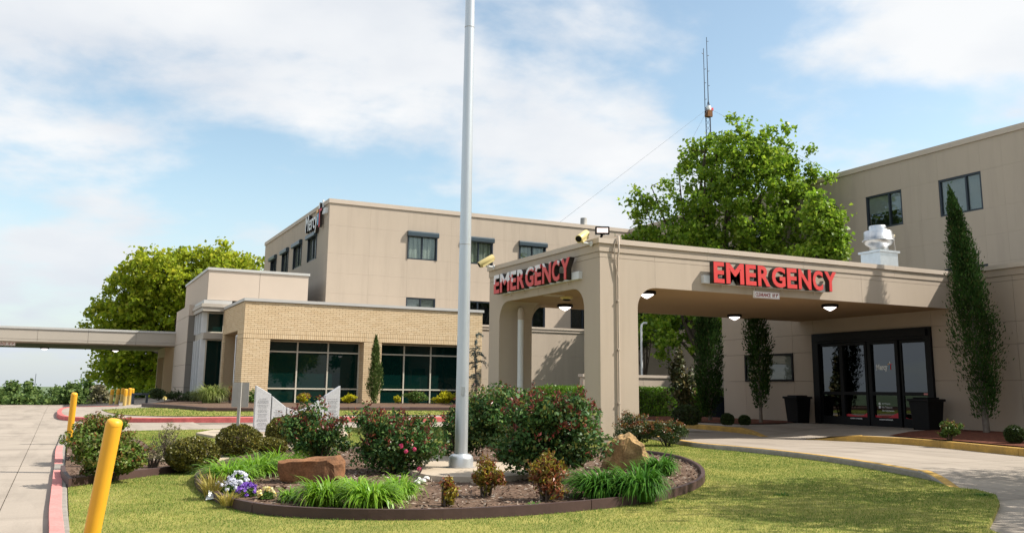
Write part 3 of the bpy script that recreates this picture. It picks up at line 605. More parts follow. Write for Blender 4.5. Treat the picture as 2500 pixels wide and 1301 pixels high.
mb = MB(); mb.box(XL-0.06, XW-0.07, YF-0.06, YF+0.3, ZT-0.23, ZT); mb.box(XL-0.06, XL+0.3, YF+0.3, 65.55, ZT-0.23, ZT); mb.box(XW-0.06, XW+0.3, 10, YF+0.3, ZT-0.23, ZT); mb.build('coping', M['coping_tan'], hb)
MB().box(XL+0.3, 45, YF+0.3, 65.2, ZT-0.32, ZT-0.3).box(XW+0.31, 45, 10, YF+0.29, ZT-0.32, ZT-0.3).build('roof', M['roof'], hb)

# ---- low stucco annex between brick building and wing
an = thing('annex_building', (19.2, 44, 0.3), 'low tan stucco annex with banded coping behind the canopy pillars', 'building')
fN = Frame('Y', 44.0)
MB().box(19.05, XW-0.05, 44.32, 47.9, 0, 4.3).build('core_wall', M['dark'], an)
facade(an, fN, [19.05, 22, 24.9, 26.35, 29.2, 31.9], [0.2, 1.7, 3.0, 4.3], [], M['stucco'], 0.30)
fN.box(MB(), 19.05, 31.9, 4.303, 4.44, -0.3, 0.05).build('coping', M['coping_tan'], an)
fN.box(MB(), 19.05, 31.9, 4.443, 4.55, -0.3, 0.09).build('coping', M['coping_tan'], an)
MB().box(19.05, XW-0.05, 44.31, 47.9, 4.38, 4.4).build('roof', M['roof'], an)

# ---- brick building
bb = thing('brick_building', (7.256, 42, 0.2), 'low buff brick building with two large dark green windows', 'building')
XB, YB = 7.256, 42.0; XR = 19.02; ZB = 5.0
H1 = (8.46, 12.86, 0.0, 3.32); H2 = (13.751, 18.25, 0.0, 3.32); HL = (43.6, 47.6, 0.0, 3.72)
mb = MB()
mb.box(XB+0.02, XR-0.02, YB+0.02, YB+0.85, 3.33, ZB-0.02)
for a, b in ((XB, H1[0]), (H1[1], H2[0]), (H2[1], XR)): mb.box(a+0.02, b-0.02, YB+0.02, YB+0.85, 0, 3.33)
mb.box(XB+0.02, XB+0.6, YB+0.85, 43.58, 0, ZB-0.02); mb.box(XB+0.02, XB+0.6, 43.58, 47.9, 3.73, ZB-0.02); mb.box(XB+0.02, XB+0.6, 47.62, 47.95, 0, 3.73)
mb.box(XB+1.6, XR-0.02, YB+1.3, 47.9, 0, ZB-0.1); mb.build('core_wall', M['mortar'], bb)
MB().box(XB+0.6, XR-0.05, YB+0.85, 47.9, ZB-0.09, ZB-0.05).build('roof', M['roof'], bb)
bricks = []     # (axis, u0, u1, z0, z1, plane)
def lay(axis, plane, u0, u1, z0, z1, holes, cl=0.30, ch=0.0875, soldier=((3.33, 3.54), (3.545, 3.755))):
    z = z0; row = 0
    while z < z1-0.03:
        sol = [s for s in soldier if abs(z-s[0]) < 0.05]
        if sol: zt = sol[0][1]; z = sol[0][0]; l = 0.092; st = 0
        else:
            zt = min(z+ch, z1)
            for s in soldier:
                if z < s[0] < zt+0.02: zt = s[0]
            l = cl; st = (row % 2)*cl/2
        u = u0-st
        while u < u1-0.01:
            a, b = max(u, u0), min(u+l, u1); u += l; segs = [(a, b)]
            for h in holes:
                if (z+zt)/2 < h[3]:
                    ns = []
                    for p, q in segs:
                        if q <= h[0] or p >= h[1]: ns.append((p, q))
                        else:
                            if p < h[0]: ns.append((p, h[0]))
                            if q > h[1]: ns.append((h[1], q))
                    segs = ns
            for p, q in segs:
                if q-p > 0.03: bricks.append((axis, p, q, z, zt, plane))
        z = zt; row += 1
lay('Y', YB, XB, XR, 0.16, ZB-0.01, [H1, H2]); lay('X', XB, YB+0.09, 48.0, 0.16, ZB-0.01, [HL])
lay('Y', 47.61, XB+0.62, XB+1.6, 0.16, 3.72, [], soldier=()); lay('X', XB+1.6, 43.7, 47.6, 0.16, 3.72, [], soldier=())
for h in (H1, H2): lay('X', h[1]+0.0, YB+0.09, YB+0.68, 0.16, 3.32, [], soldier=())
def brick_box(axis, p, q, z, zt, plane, dst, base=Vector((0, 0, 0))):
    g = 0.006; fr = Frame(axis, plane); fr.box(dst, p+g, q-g, z+g, zt-g, -0.09, random.uniform(-0.003, 0.003))
cam_d = lambda b: (Vector((b[1], b[5], b[3])) if b[0] == 'Y' else Vector((b[5], b[1], b[3]))).dot(CF)*1.0
full = [b for b in bricks if b[0] == 'Y' and b[5] == YB and abs(b[2]-b[1]-0.30) < 1e-3 and abs(b[4]-b[3]-0.0875) < 1e-3]
full.sort(key=cam_d); single = set(id(b) for b in full[:300])
bm_ = MB(); bm_.box(-0.15+0.006, 0.15-0.006, 0, 0.09, -0.04375+0.006, 0.04375-0.006); bme = bm_.mesh('brick'); bme.materials.append(M['brick'])
for b in full[:300]:
    o = bpy.data.objects.new('brick', bme); COL.objects.link(o); o.parent = bb
    o.location = Vector(((b[1]+b[2])/2, YB+random.uniform(-0.003, 0.003), (b[3]+b[4])/2))-base_of(bb)
rest = MB()
for b in bricks:
    if id(b) not in single: brick_box(*b, rest)
rest.build('brickwork', M['brick'], bb, kind='stuff')
mb = MB(); mb.box(XB-0.06, XR+0.06, YB-0.07, YB+0.3, ZB, ZB+0.13); mb.box(XB-0.07, XB+0.3, YB+0.3, 48.0, ZB, ZB+0.13); mb.build('coping', M['metal_grey'], bb)
# glazing set back in the two openings
fg = Frame('Y', 42.7)
def glazing(u0, u1, cols, z0, z1, rows):
    mb = MB(); e = 0.032
    for c in [u0+e]+cols+[u1-e]: fg.box(mb, c-e, c+e, z0, z1, -0.06, 0.05)
    for r in [z0+e]+rows+[z1-e]: 
        cs = [u0+e]+cols+[u1-e]
        for a, b in zip(cs, cs[1:]): fg.box(mb, a+e+0.001, b-e-0.001, r-e, r+e, -0.058, 0.046)
    w_ = mb.build('window', M['mullion'], bb); cs = [u0+e]+cols+[u1-e]; rs = [z0+e]+rows+[z1-e]
    for a, b in zip(cs, cs[1:]):
        for c, d in zip(rs, rs[1:]): fg.box(MB(), a+e, b-e, c+e, d-e, -0.02, 0.0).build('pane', M['teal_glass'], w_)
    MB().box(u0, u1, 42.65, 42.74, z0-0.25, z0-0.003).build('sill', M['mullion'], w_)
glazing(8.35, 12.86, [9.87, 11.32], 0.40, 3.31, [1.12, 2.80]); glazing(13.68, 18.25, [15.12, 16.52], 0.40, 3.31, [1.12, 2.80])

# ---- lobby block
lo = thing('lobby_building', (6.385, 48, 0.2), 'tall pale stucco lobby block with grey cornice and glass corner left of the brick building', 'building')
XO, YO = 6.385, 48.0; ZL = 7.12
MB().box(XO+0.06, 11.45, YO+0.06, 57.2, 5.5, ZL-0.1).build('core_wall', M['dark'], lo)
fO, fOX = Frame('Y', YO), Frame('X', XO)
facade(lo, fO, [XO, 8.95, 11.5], [5.5, ZL-0.1], [], M['stucco_light'], 0.055, 0.008)
facade(lo, fOX, [YO+0.06, 57.3], [5.5, ZL-0.1], [], M['stucco_light'], 0.055, 0.008)
mb = MB(); mb.box(XO-0.06, 11.56, YO-0.06, YO+0.25, ZL-0.1, ZL+0.03); mb.box(XO-0.06, XO+0.25, YO+0.25, 57.3, ZL-0.1, ZL+0.03); mb.build('coping', M['metal_grey'], lo)
for k, (z0, z1, p) in enumerate(((5.30, 5.48, 0.16), (5.12, 5.295, 0.26), (4.92, 5.115, 0.20))):
    mb = MB(); mb.box(XO-p, 7.6, YO-p, YO+0.2, z0, z1); mb.box(XO-p, XO+0.2, YO+0.2, 52.0, z0, z1); mb.build('cornice', M['panel_metal'] if k else M['metal_grey'], lo)
mb = MB(); mb.box(XO-0.02, 7.45, YO+0.28, YO+0.6, 3.55, 3.86); mb.box(XO-0.02, XO+0.4, YO+0.6, 51.45, 3.55, 3.86); mb.build('band', M['panel_metal'], lo)
mb = MB(); mb.box(6.62, 7.4, 48.75, 51.4, 0.1, 4.9); mb.build('interior', M['dark'], lo)
fl2 = Frame('Y', 48.6); fl3 = Frame('X', 6.52)
for z0, z1 in ((0.25, 3.54), (3.87, 4.91)):
    mb = MB(); fl2.box(mb, 6.53, 6.60, z0, z1, -0.05, 0.03); fl2.box(mb, 7.32, 7.42, z0, z1, -0.05, 0.03); fl2.box(mb, 6.60, 7.32, z1-0.06, z1, -0.05, 0.03); fl2.box(mb, 6.60, 7.32, z0, z0+0.06, -0.05, 0.03)
    w_ = mb.build('window', M['mullion'], lo)
    fl2.box(MB(), 6.60, 7.32, z0+0.06, z1-0.06, -0.03, -0.01).build('pane', M['teal_glass'], w_)
    fl3.box(MB(), 48.62, 51.4, z0+0.02, z1-0.02, -0.03, -0.01).build('pane', M['teal_glass'], w_)
    for y in (48.65, 49.6, 50.5, 51.35): fl3.box(MB(), y-0.05, y+0.05, z0, z1, -0.05, 0.24).build('fin', M['white_trim'], w_)
# pier
MB().box(6.03, 6.5, 51.53, 57.25, 0.1, 4.88).build('pier_core', M['dark'], lo)
for z0, z1 in ((0.1, 1.1), (1.1, 2.3), (2.3, 3.5), (3.5, 4.9)):
    MB().box(5.98, 6.52, 51.47, 51.52, z0+0.008, z1-0.008).build('panel', M['pier_shade_panel'], lo); MB().box(5.96, 6.02, 51.53, 57.3, z0+0.008, z1-0.008).build('panel', M['stucco_light'], lo)
MB().box(5.96, 6.5, 51.5, 57.3, 4.91, 5.49).build('panel', M['stucco_light'], lo)
# rear brick bay with a recess, seen under the walkway roof
mb = MB(); mb.box(5.9, 6.9, 62, 62.4, 0, 3.6); mb.box(5.9, 6.9, 66.2, 66.6, 0, 3.6); mb.box(5.9, 6.9, 62.4, 66.2, 3.0, 3.6); mb.box(6.7, 9, 62.4, 66.2, 0, 3.0); mb.box(6.9, 9, 57.35, 70, 0, 3.55); mb.build('rear_wall', M['brick'], lo)

# ---- walkway roof on the left
wr = thing('walkway_canopy', (-6, 57, 3.5), 'long flat grey walkway canopy crossing the road at far left', 'canopy')
MB().box(-12, 6.36, 57.06, 70.5, 3.62, 4.2).build('roof_slab', M['stucco'], wr)
fC = Frame('Y', 57.0); uw = [-12, -9.3, -6.25, -3.2+0.02, -0.15, 2.82, 5.9-0.1, 6.36]
uw = [PY(x, 815, 57.0).x for x in (-400, -250, -90, 92, 216, 333, 430)]; uw = [-12]+[u for u in uw if u > -11.5]+[6.36]
facade(wr, fC, uw, [3.50, 3.63, 4.2], [], M['panel_metal'], 0.055, 0.008)
for a, b in zip(uw, uw[1:]): MB().box(a+0.004, b-0.004, 56.95, 57.2, 4.2, 4.32).build('coping', M['metal_grey'], wr)
fC.box(MB(), -12, 6.36, 3.46, 3.58, -1.1, -0.06).build('soffit_beam', M['stucco'], wr)

# ---- emergency block, wall X=22.5
eb = thing('emergency_building', (22.5, 5, 0), 'single-storey tan emergency wing with the dark glass entrance at right', 'building')
XE = 22.5; fE = Frame('X', XE)
DY0, DY1, DZ0, DZ1 = 18.22, 22.86, 0.19, 3.11
MB().box(XE+0.32, XW-0.05, 5, 27.5, 0, 4.3).build('core_wall', M['dark'], eb)
ue = [5, 8, 10.6, 13.2, 15.6, DY0, DY1, 23.84, 26.3, 27.55]
facade(eb, fE, ue, [0.17, 1.57, 2.52, DZ1, 4.19, 4.33], [(DY0, DY1, 0, DZ1), (23.84, 26.3, 1.57, 2.52)], M['stucco_shade'], 0.30, 0.004)
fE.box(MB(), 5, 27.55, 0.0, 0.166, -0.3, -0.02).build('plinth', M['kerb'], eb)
for a, b, z0, z1, d in ((5, 17.515, 4.333, 4.52, 0.02), (23.51, 27.55, 4.333, 4.52, 0.02)): fE.box(MB(), a, b, z0, z1, -0.3, d).build('band', M['stucco_shade'], eb)
for a, b in ((5, 17.515), (23.51, 27.55)): fE.box(MB(), a, b, 4.523, 4.64, -0.3, 0.06).build('coping', M['coping_tan'], eb)
MB().box(XE+0.31, XW-0.05, 5, 27.5, 4.38, 4.4).build('roof', M['roof'], eb)
mb = MB(); Y0, Y1, Z0, Z1 = 23.84, 26.3, 1.57, 2.52
for a, b, c, d in ((Y0, Y1, Z0, Z0+0.07), (Y0, Y1, Z1-0.07, Z1), (Y0, Y0+0.07, Z0+0.07, Z1-0.07), (Y1-0.07, Y1, Z0+0.07, Z1-0.07)): fE.box(mb, a, b, c, d, -0.1, 0.04)
w_ = mb.build('window', M['black'], eb); fE.box(MB(), Y0+0.07, Y1-0.07, Z0+0.07, Z1-0.07, -0.05, -0.02).build('pane', M['mirror'], w_)

# ---- emergency canopy
ec = thing('emergency_canopy', (10.85, 17.52, 0), 'tan stucco drive-through canopy on square pillars over the emergency entrance', 'canopy')
XC, YC, YR, ZS, ZC = 10.85, 17.52, 23.5, 3.57, 4.2
MB().box(XC+0.06, XE+0.29, YC+0.06, YR-0.06, ZS+0.024, 4.36).build('roof_slab', M['dark'], ec)
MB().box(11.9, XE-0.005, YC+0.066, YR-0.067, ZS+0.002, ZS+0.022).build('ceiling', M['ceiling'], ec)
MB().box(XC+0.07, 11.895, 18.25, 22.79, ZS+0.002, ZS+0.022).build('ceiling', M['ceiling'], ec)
def arc(cx, cz, r, a0, a1, n=10): return [(cx+r*math.cos(R_(a0+(a1-a0)*i/n)), cz+r*math.sin(R_(a0+(a1-a0)*i/n))) for i in range(n+1)]
prof = [(XC+0.003, 0.17), (11.87, 0.17)]+arc(12.37, ZS-0.5, 0.5, 180, 90)+[(12.37, ZC-0.005), (XC+0.003, ZC-0.005)]
MB().prism([(x, YC, z) for x, z in prof], (0, 0.696, 0)).build('pillar', M['stucco'], ec)
MB().prism([(x, YR-0.676, z) for x, z in prof], (0, 0.676, 0)).build('pillar', M['stucco'], ec)
pl = [(YC+0.003, 0.17), (18.22, 0.17)]+arc(18.72, ZS-0.5, 0.5, 180, 90)+[(18.72, ZC-0.005), (YC+0.003, ZC-0.005)]
MB().prism([(XC, y, z) for y, z in pl], (1.015, 0, 0)).build('pillar', M['stucco'], ec)
pl = [(YR-0.003, 0.17), (22.82, 0.17)]+arc(22.32, ZS-0.5, 0.5, 0, 90)+[(22.32, ZC-0.005), (YR-0.003, ZC-0.005)]
MB().prism([(XC, y, z) for y, z in reversed(pl)], (1.005, 0, 0)).build('pillar', M['stucco'], ec)
MB().box(XC+0.03, 11.84, YC+0.03, 18.19, 0, 0.168).build('plinth', M['kerb'], ec); MB().box(XC+0.03, 11.83, 22.85, YR-0.03, 0, 0.168).build('plinth', M['kerb'], ec)
fF, fS, fR = Frame('Y', YC), Frame('X', XC), Frame('Y', YR)
facade(ec, fF, [12.37, 15.4, 19.05, XE-0.01], [ZS, ZC], [], M['stucco'], 0.065, 0.004); facade(ec, fF, [XC, 12.37, 15.4, 19.05, XE-0.01], [ZC, 4.33], [], M['stucco'], 0.065, 0.003)
facade(ec, fS, [18.72, 20.5, 22.32], [ZS, ZC], [], M['stucco'], 0.065, 0.004); facade(ec, fS, [YC+0.07, 20.5, YR], [ZC, 4.33], [], M['stucco'], 0.065, 0.003)
MB().box(12.37, XE-0.01, YR-0.065, YR, ZS, ZC).build('panel', M['stucco'], ec)
for z0, z1, d, nm, mm in ((4.333, 4.515, 0.02, 'band', 'stucco'), (4.518, 4.635, 0.06, 'coping', 'coping_tan')):
    for a, b in ((XC-d, 13.9), (13.905, 17.0), (17.005, 20.3), (20.305, XE-0.07)): MB().box(a, b, YC-d, YC+0.25, z0, z1).build(nm, M[mm], ec)
    for a, b in ((YC+0.253, 20.4), (20.405, YR+d)): MB().box(XC-d, XC+0.25, a, b, z0, z1).build(nm, M[mm], ec)
    MB().box(XC+0.255, XE-0.07, YR-0.25, YR+d, z0, z1).build(nm, M[mm], ec)
MB().box(XC+0.25, XE-0.05, YC+0.25, YR-0.25, 4.40, 4.42).build('roof', M['roof'], ec)

# ---- garden wall and its hedge row
gw = thing('garden_wall', (19.6, 33, 0.1), 'low tan stucco garden wall behind the clipped hedge', 'wall')
for a, b in ((19.6, 22.6), (22.6, 25.6), (25.6, 28.6), (28.6, 31.9)): MB().box(a+0.005, b-0.005, 33.0, 33.3, 0, 1.74).build('panel', M['stucco'], gw)
MB().box(19.55, 31.92, 32.95, 33.35, 1.743, 1.86).build('coping', M['coping_tan'], gw)

# ================================================================== LETTERING
def text_mesh(txt, size, extrude=0.0, bold=0.0, spacing=1.0):
    cu = bpy.data.curves.new('text', 'FONT'); cu.body = txt; cu.size = size; cu.extrude = extrude; cu.offset = bold; cu.space_character = spacing; cu.resolution_u = 4
    o = bpy.data.objects.new('text', cu); COL.objects.link(o); bpy.context.view_layer.update()
    me = bpy.data.meshes.new_from_object(o.evaluated_get(bpy.context.evaluated_depsgraph_get())); bpy.data.objects.remove(o); bpy.data.curves.remove(cu)
    return me
def bounds(me):
    a = np.empty(len(me.vertices)*3, np.float32); me.vertices.foreach_get('co', a); a = a.reshape(-1, 3); return a.min(0), a.max(0)
def place_text(me, org, ux, uz, w=None, h=None, box=None, dn=None):
    """fit a text mesh into width w / height h; org = lower left, ux/uz = axes, dn = outward normal (thickness along it)"""
    lo, hi = box or bounds(me); sx = (w/(hi[0]-lo[0])) if w else None; sz = (h/(hi[1]-lo[1])) if h else sx
    if sx is None: sx = sz
    dn = dn or ux.cross(uz); zl = bounds(me)[0][2]
    for v in me.vertices:
        x, y, z = v.co; v.co = org+ux*((x-lo[0])*sx)+uz*((y-lo[1])*sz)+dn*(z-zl)
    return me
def shift(me, b):
    for v in me.vertices: v.co -= b
    return me
UX, UY, UZ = Vector((1, 0, 0)), Vector((0, 1, 0)), Vector((0, 0, 1))
def channel_sign(root, word, org, ux, dn, total, height, dz, face_mat, back, widths):
    """each letter a dark box with a coloured face as its child"""
    x = 0
    for ch, wd in zip(word, widths):
        p = org+ux*(x*total)+dn*back
        side = text_mesh(ch, 1, dz/2, 0.040); place_text(side, p, ux, UZ, (wd-0.012)*total, height, dn=dn); shift(side, base_of(root))
        l = link('letter', side, root, M['letter_side'])
        f = text_mesh(ch, 1, 0.008, 0.030); place_text(f, p+ux*0.006+UZ*0.006+dn*(dz+0.001), ux, UZ, (wd-0.012)*total-0.012, height-0.012, dn=dn); shift(f, base_of(root))
        link('letter_face', f, l, face_mat); x += wd
LW = [0.098, 0.158, 0.100, 0.117, 0.128, 0.100, 0.125, 0.105, 0.122]; sLW = sum(LW); LW = [a/sLW for a in LW]
s1 = thing('emergency_sign', (15.7, YC, 3.8), 'clean red EMERGENCY channel letters on the sunlit front of the canopy', 'sign', 'emergency letter signs')
fF.box(MB(), 13.72, 17.66, 3.765, 3.96, 0.0, 0.10).build('raceway', M['white_trim'], s1)
for u in (14.3, 15.3, 16.2, 17.3): MB().tube([(u, YC-0.06, 3.77), (u, YC-0.06, 3.70), (u+0.03, YC-0.04, 3.68)], 0.012, 6).build('bracket', M['coping_tan'], s1)
channel_sign(s1, 'EMERGENCY', Vector((13.90, YC, 3.765)), UX, -UY, 4.04, 0.52, 0.135, M['letter_red'], 0.105, LW)
s2 = thing('emergency_sign', (XC, 20.6, 3.8), 'peeling red and white EMERGENCY channel letters on the shaded left side of the canopy', 'sign', 'emergency letter signs')
fS.box(MB(), 18.30, 22.6, 3.77, 3.95, 0.0, 0.10).build('raceway', M['white_trim'], s2)
for u in (18.9, 20.1, 21.2, 22.0): MB().tube([(XC-0.06, u, 3.77), (XC-0.06, u, 3.70), (XC-0.04, u, 3.68)], 0.012, 6).build('bracket', M['coping_tan'], s2)
channel_sign(s2, 'EMERGENCY', Vector((XC, 22.68, 3.78)), -UY, -UX, 4.27, 0.52, 0.135, M['letter_peel'], 0.105, LW)
def clearance(name, org, w, h, label):
    t = thing(name, org, label, 'sign', 'clearance signs')
    MB().box(org.x, org.x+w, org.y-0.012, org.y+0.02, org.z, org.z+h).build('sign_plate', M['white'], t)
    mb = MB(); e = h*0.035; b = h*0.06
    for a in ((b, w-b, b, b+e), (b, w-b, h-b-e, h-b), (b, b+e, b+e, h-b-e), (w-b-e, w-b, b+e, h-b-e)): mb.box(org.x+a[0], org.x+a[1], org.y-0.016, org.y-0.0125, org.z+a[2], org.z+a[3])
    mb.build('border', M['dark_red'], t)
    me = text_mesh("CLEARANCE  10' 9\"", 1, 0.003, 0.012); place_text(me, org+Vector((w*0.07, -0.0125, h*0.24)), UX, UZ, w*0.86, h*0.52, dn=-UY); shift(me, org); link('lettering', me, t, M['dark_red'])
clearance('clearance_sign', Vector((15.30, YC-0.03, 3.50)), 0.84, 0.17, "small white CLEARANCE 10' 9\" plate below the clean emergency letters")
q = PY(35, 838, 56.9); clearance('clearance_sign', Vector((q.x-1.25, 57.55, 3.27)), 1.28, 0.20, "white CLEARANCE 10' 9\" plate under the far left walkway canopy")

# Mercy wall sign, side face of the tall building
ms = thing('wall_sign', (XL, 51.5, 10), 'white Mercy letters with a coloured cross high on the shaded side wall', 'sign')
def logo_word(root, word, org, ux, dn, w, h, dz, side_m, face_m):
    me = text_mesh(word, 1, dz/2, 0.012 if dz > 0.01 else 0.03); lohi = bounds(me); place_text(me, org, ux, UZ, w, h, dn=dn); shift(me, base_of(root)); o = link('lettering', me, root, side_m)
    if face_m:
        f = text_mesh(word, 1, 0.006, 0.002); place_text(f, org+dn*(dz+0.002), ux, UZ, w, h, dn=dn); shift(f, base_of(root)); link('letter_face', f, o, face_m)
def cross(root, org, ux, dn, w, h, t0, t1, side=True):
    def bar(nm, a, b, c, d, m):
        p = [org+ux*(a*w)+UZ*(c*h)+dn*t0, org+ux*(b*w)+UZ*(c*h)+dn*t0, org+ux*(b*w)+UZ*(d*h)+dn*t0, org+ux*(a*w)+UZ*(d*h)+dn*t0]
        if t1-t0 > 0.05:
            o = MB().prism(p, dn*(t1-t0)).build(nm, M['letter_side'], root); MB().prism([v+dn*(t1-t0+0.002) for v in p], dn*0.006).build(nm+'_face', M[m], o)
        else: MB().prism(p, dn*(t1-t0)).build(nm, M[m], root)
    bar('cross_arm', 0.02, 0.34, 0.64, 0.78, 'orange'); bar('cross_stem', 0.24, 0.42, 0.12, 0.60, 'blue'); bar('cross_stem', 0.50, 0.66, 0.0, 0.62, 'red'); bar('cross_arm', 0.50, 0.92, 0.63, 0.73, 'red'); bar('cross_top', 0.40, 0.58, 0.76, 1.0, 'white')
logo_word(ms, 'Mercy', Vector((XL, 52.55, 9.78)), -UY, -UX, 2.7, 1.26, 0.20, M['letter_side'], M['white'])
cross(ms, Vector((XL, 49.95, 9.95)), -UY, -UX, 1.25, 1.38, 0.10, 0.24)
fL.box(MB(), 48.35, 48.95, 10.62, 10.92, 0.0, 0.16).build('raceway', M['white_trim'], ms)
MB().obox((XL-0.09, 49.1, 11.25), UX, UY, UZ, 0.04, 0.06, 0.22).build('bracket', M['white_trim'], ms)

# ================================================================== ENTRANCE DOOR
dr = thing('sliding_door', (XE, 20.5, DZ0), 'black framed automatic glass entrance doors under the canopy', 'door')
mb = MB()
for a, b, c, d in ((DY0, DY1, 2.78, DZ1), (DY0, DY0+0.2, DZ0, 2.78), (DY1-0.26, DY1, DZ0, 2.78)): fE.box(mb, a, b, c, d, -0.2, 0.09)
mb.build('frame', M['black'], dr)
fE.box(MB(), DY0+0.1, DY1-0.1, 2.86, 3.05, 0.09, 0.16).build('operator_header', M['black'], dr)
MB().box(XE+0.25, XE+0.28, DY0, DY1, DZ0, DZ1).build('interior', M['dark'], dr)
leafs = [(21.70, 22.62), (20.62, 21.66), (19.42, 20.58), (18.40, 19.38)]
glas = [(21.77, 22.56), (20.71, 21.59), (19.54, 20.45), (18.46, 19.32)]
for i, ((a, b), (p, q)) in enumerate(zip(leafs, glas)):
    d1 = 0.05 if i in (1, 2) else 0.01; mb = MB()
    for u0, u1, z0, z1 in ((a, p, DZ0, 2.77), (q, b, DZ0, 2.77), (p, q, DZ0, 0.47), (p, q, 1.14, 1.24), (p, q, 2.68, 2.77)): fE.box(mb, u0, u1, z0, z1, -0.06, d1)
    l = mb.build('door_leaf', M['black'], dr)
    for z0, z1 in ((0.47, 1.14), (1.24, 2.68)): fE.box(MB(), p, q, z0, z1, -0.03, -0.02).build('pane', M['door_glass'], l)
    if i in (1, 2, 3):   # waved red and orange decal and a row of pale lettering under it
        mb = MB(); n = 14
        for k in range(n):
            u, v = q-(q-p)*k/n, q-(q-p)*(k+1)/n; hz = lambda t: 0.50+0.05*math.sin(6*t+i)+0.09*t*t
            P = [fE.P(u, 0.475, -0.015), fE.P(v, 0.475, -0.015), fE.P(v, hz((k+1)/n), -0.015), fE.P(u, hz(k/n), -0.015)]; mb.prism(P, Vector((-0.002, 0, 0)))
        mb.build('decal', M['red'], l)
    if i in (1, 2):
        me = text_mesh('AUTOMATIC CAUTION DOOR', 1, 0.002, 0.02); place_text(me, fE.P(q-0.2, 0.40, d1+0.001), -UY, UZ, (q-p)-0.4, 0.035, dn=-UX); shift(me, base_of(dr)); link('lettering', me, l, M['white'])
        mb = MB(); fE.box(mb, a+0.02, a+0.05, 0.95, 1.3, d1, d1+0.04); 
    if i == 2:
        for k, t in enumerate(('No Weapons', 'No Tobacco', 'No Solicitation')):
            me = text_mesh(t, 1, 0.001, 0.0); place_text(me, fE.P(20.18, 0.86-0.10*k, -0.018), -UY, UZ, None, 0.052, dn=-UX); shift(me, base_of(dr)); link('lettering', me, l, M['white'])
            mb = MB(); mb.lathe([(0.04, 0), (0.04, 0.002)], fE.P(20.27, 0.885-0.10*k, -0.02), 14, -UX)
            if k < 2: mb.build('pictogram', M['white'], l)
logo_word(dr, 'Mercy', Vector((XE+0.018, 20.31, 1.85)), -UY, -UX, 0.42, 0.22, 0.003, M['white'], None)
cross(dr, Vector((XE+0.017, 19.87, 1.90)), -UY, -UX, 0.17, 0.24, 0.0, 0.004)
fE.box(MB(), 18.30, 18.62, 1.165, 1.215, 0.011, 0.016).build('sticker', M['red_line'], dr)

# ================================================================== CANOPY FITTINGS
def ceiling_lamp(p, label, r=0.23):
    t = thing('ceiling_lamp', p, label, 'lamp', 'lit lamps under the canopies')
    MB().lathe([(r*0.85, 0.03), (r*0.95, 0.01), (r*1.0, -0.05), (r*0.97, -0.065), (r*0.7, -0.07)], p, 20).build('lamp_housing', M['black'], t)
    MB().lathe([(r*0.74, -0.071), (r*0.70, -0.082), (r*0.35, -0.135), (0.02, -0.165)], p, 20).build('lamp_lens', M['lamp'], t)
    return t
for x, y, l in ((12.65, 22.3, 'lit lamp seen through the left arch under the emergency canopy'), (12.6, 18.2, 'lit lamp half hidden behind the front pillar of the emergency canopy'), (18.8, 22.4, 'lit lamp at the rear edge of the emergency canopy above the dark junipers'), (18.72, 18.35, 'lit lamp near the front of the emergency canopy before the glass doors')):
    ceiling_lamp(Vector((x, y, ZS-0.01)), l)
for pxl, l in (((109, 850), 'leftmost lit lamp under the grey walkway canopy'), ((282, 855), 'middle lit lamp under the grey walkway canopy'), ((437, 861), 'lit lamp under the walkway canopy beside the lobby wall')):
    p = GZ(pxl[0], pxl[1], 3.56); ceiling_lamp(Vector((p.x, p.y, 3.60)), l, 0.28)
p = Vector((11.65, 20.45, ZS)); t = thing('smoke_detector', p, 'round cream ceiling sensor under the canopy near the left arch', 'sensor')
MB().lathe([(0.16, 0.02), (0.17, -0.03), (0.13, -0.06)], p, 20).build('sensor_rim', M['cream'], t); MB().lathe([(0.10, -0.055), (0.11, -0.085), (0.05, -0.10)], p, 18).build('sensor_eye', M['black'], t)
tag(MB().box(10.95, 11.4, 20.1, 20.45, ZS-0.012, ZS+0.01).build('ceiling_hatch', M['stucco_light'], None, (11.2, 20.3, ZS)), 'square access hatch in the ceiling of the emergency canopy', 'hatch')
def camera_dome(root_loc, arm_dir, aim, label):
    """bullet camera: wall plate, arm, tube housing with sunshield"""
    t = thing('security_camera', root_loc, label, 'camera', 'cream security cameras on the canopy'); b = Vector(root_loc); aim = aim.normalized()
    elb = b+arm_dir*0.24; MB().lathe([(0.06, 0), (0.06, 0.02)], b, 12, arm_dir).tube([b, elb, elb+UZ*0.09], 0.025, 8).build('bracket', M['white_trim'], t)
    c = elb+UZ*0.16; side = aim.cross(UZ).normalized(); up = side.cross(aim)
    MB().lathe([(0.085, -0.24), (0.09, -0.22), (0.09, 0.24), (0.085, 0.25)], c, 16, aim).obox(c-up*0.075, aim, side, up, 0.19, 0.07, 0.035).build('camera_housing', M['cream'], t)
    MB().lathe([(0.072, 0.245), (0.072, 0.256)], c, 16, aim).build('camera_lens', M['black'], t)
camera_dome(PX(1444, 595, XC-0.06), -UX, Vector((-0.75, -0.55, -0.42)), 'cream bullet camera beside the floodlight on the near canopy corner')
camera_dome(PX(1206, 652, XC-0.06), -UX, Vector((-0.9, 0.1, -0.55)), 'cream bullet camera on the far left canopy corner before the flagpole')
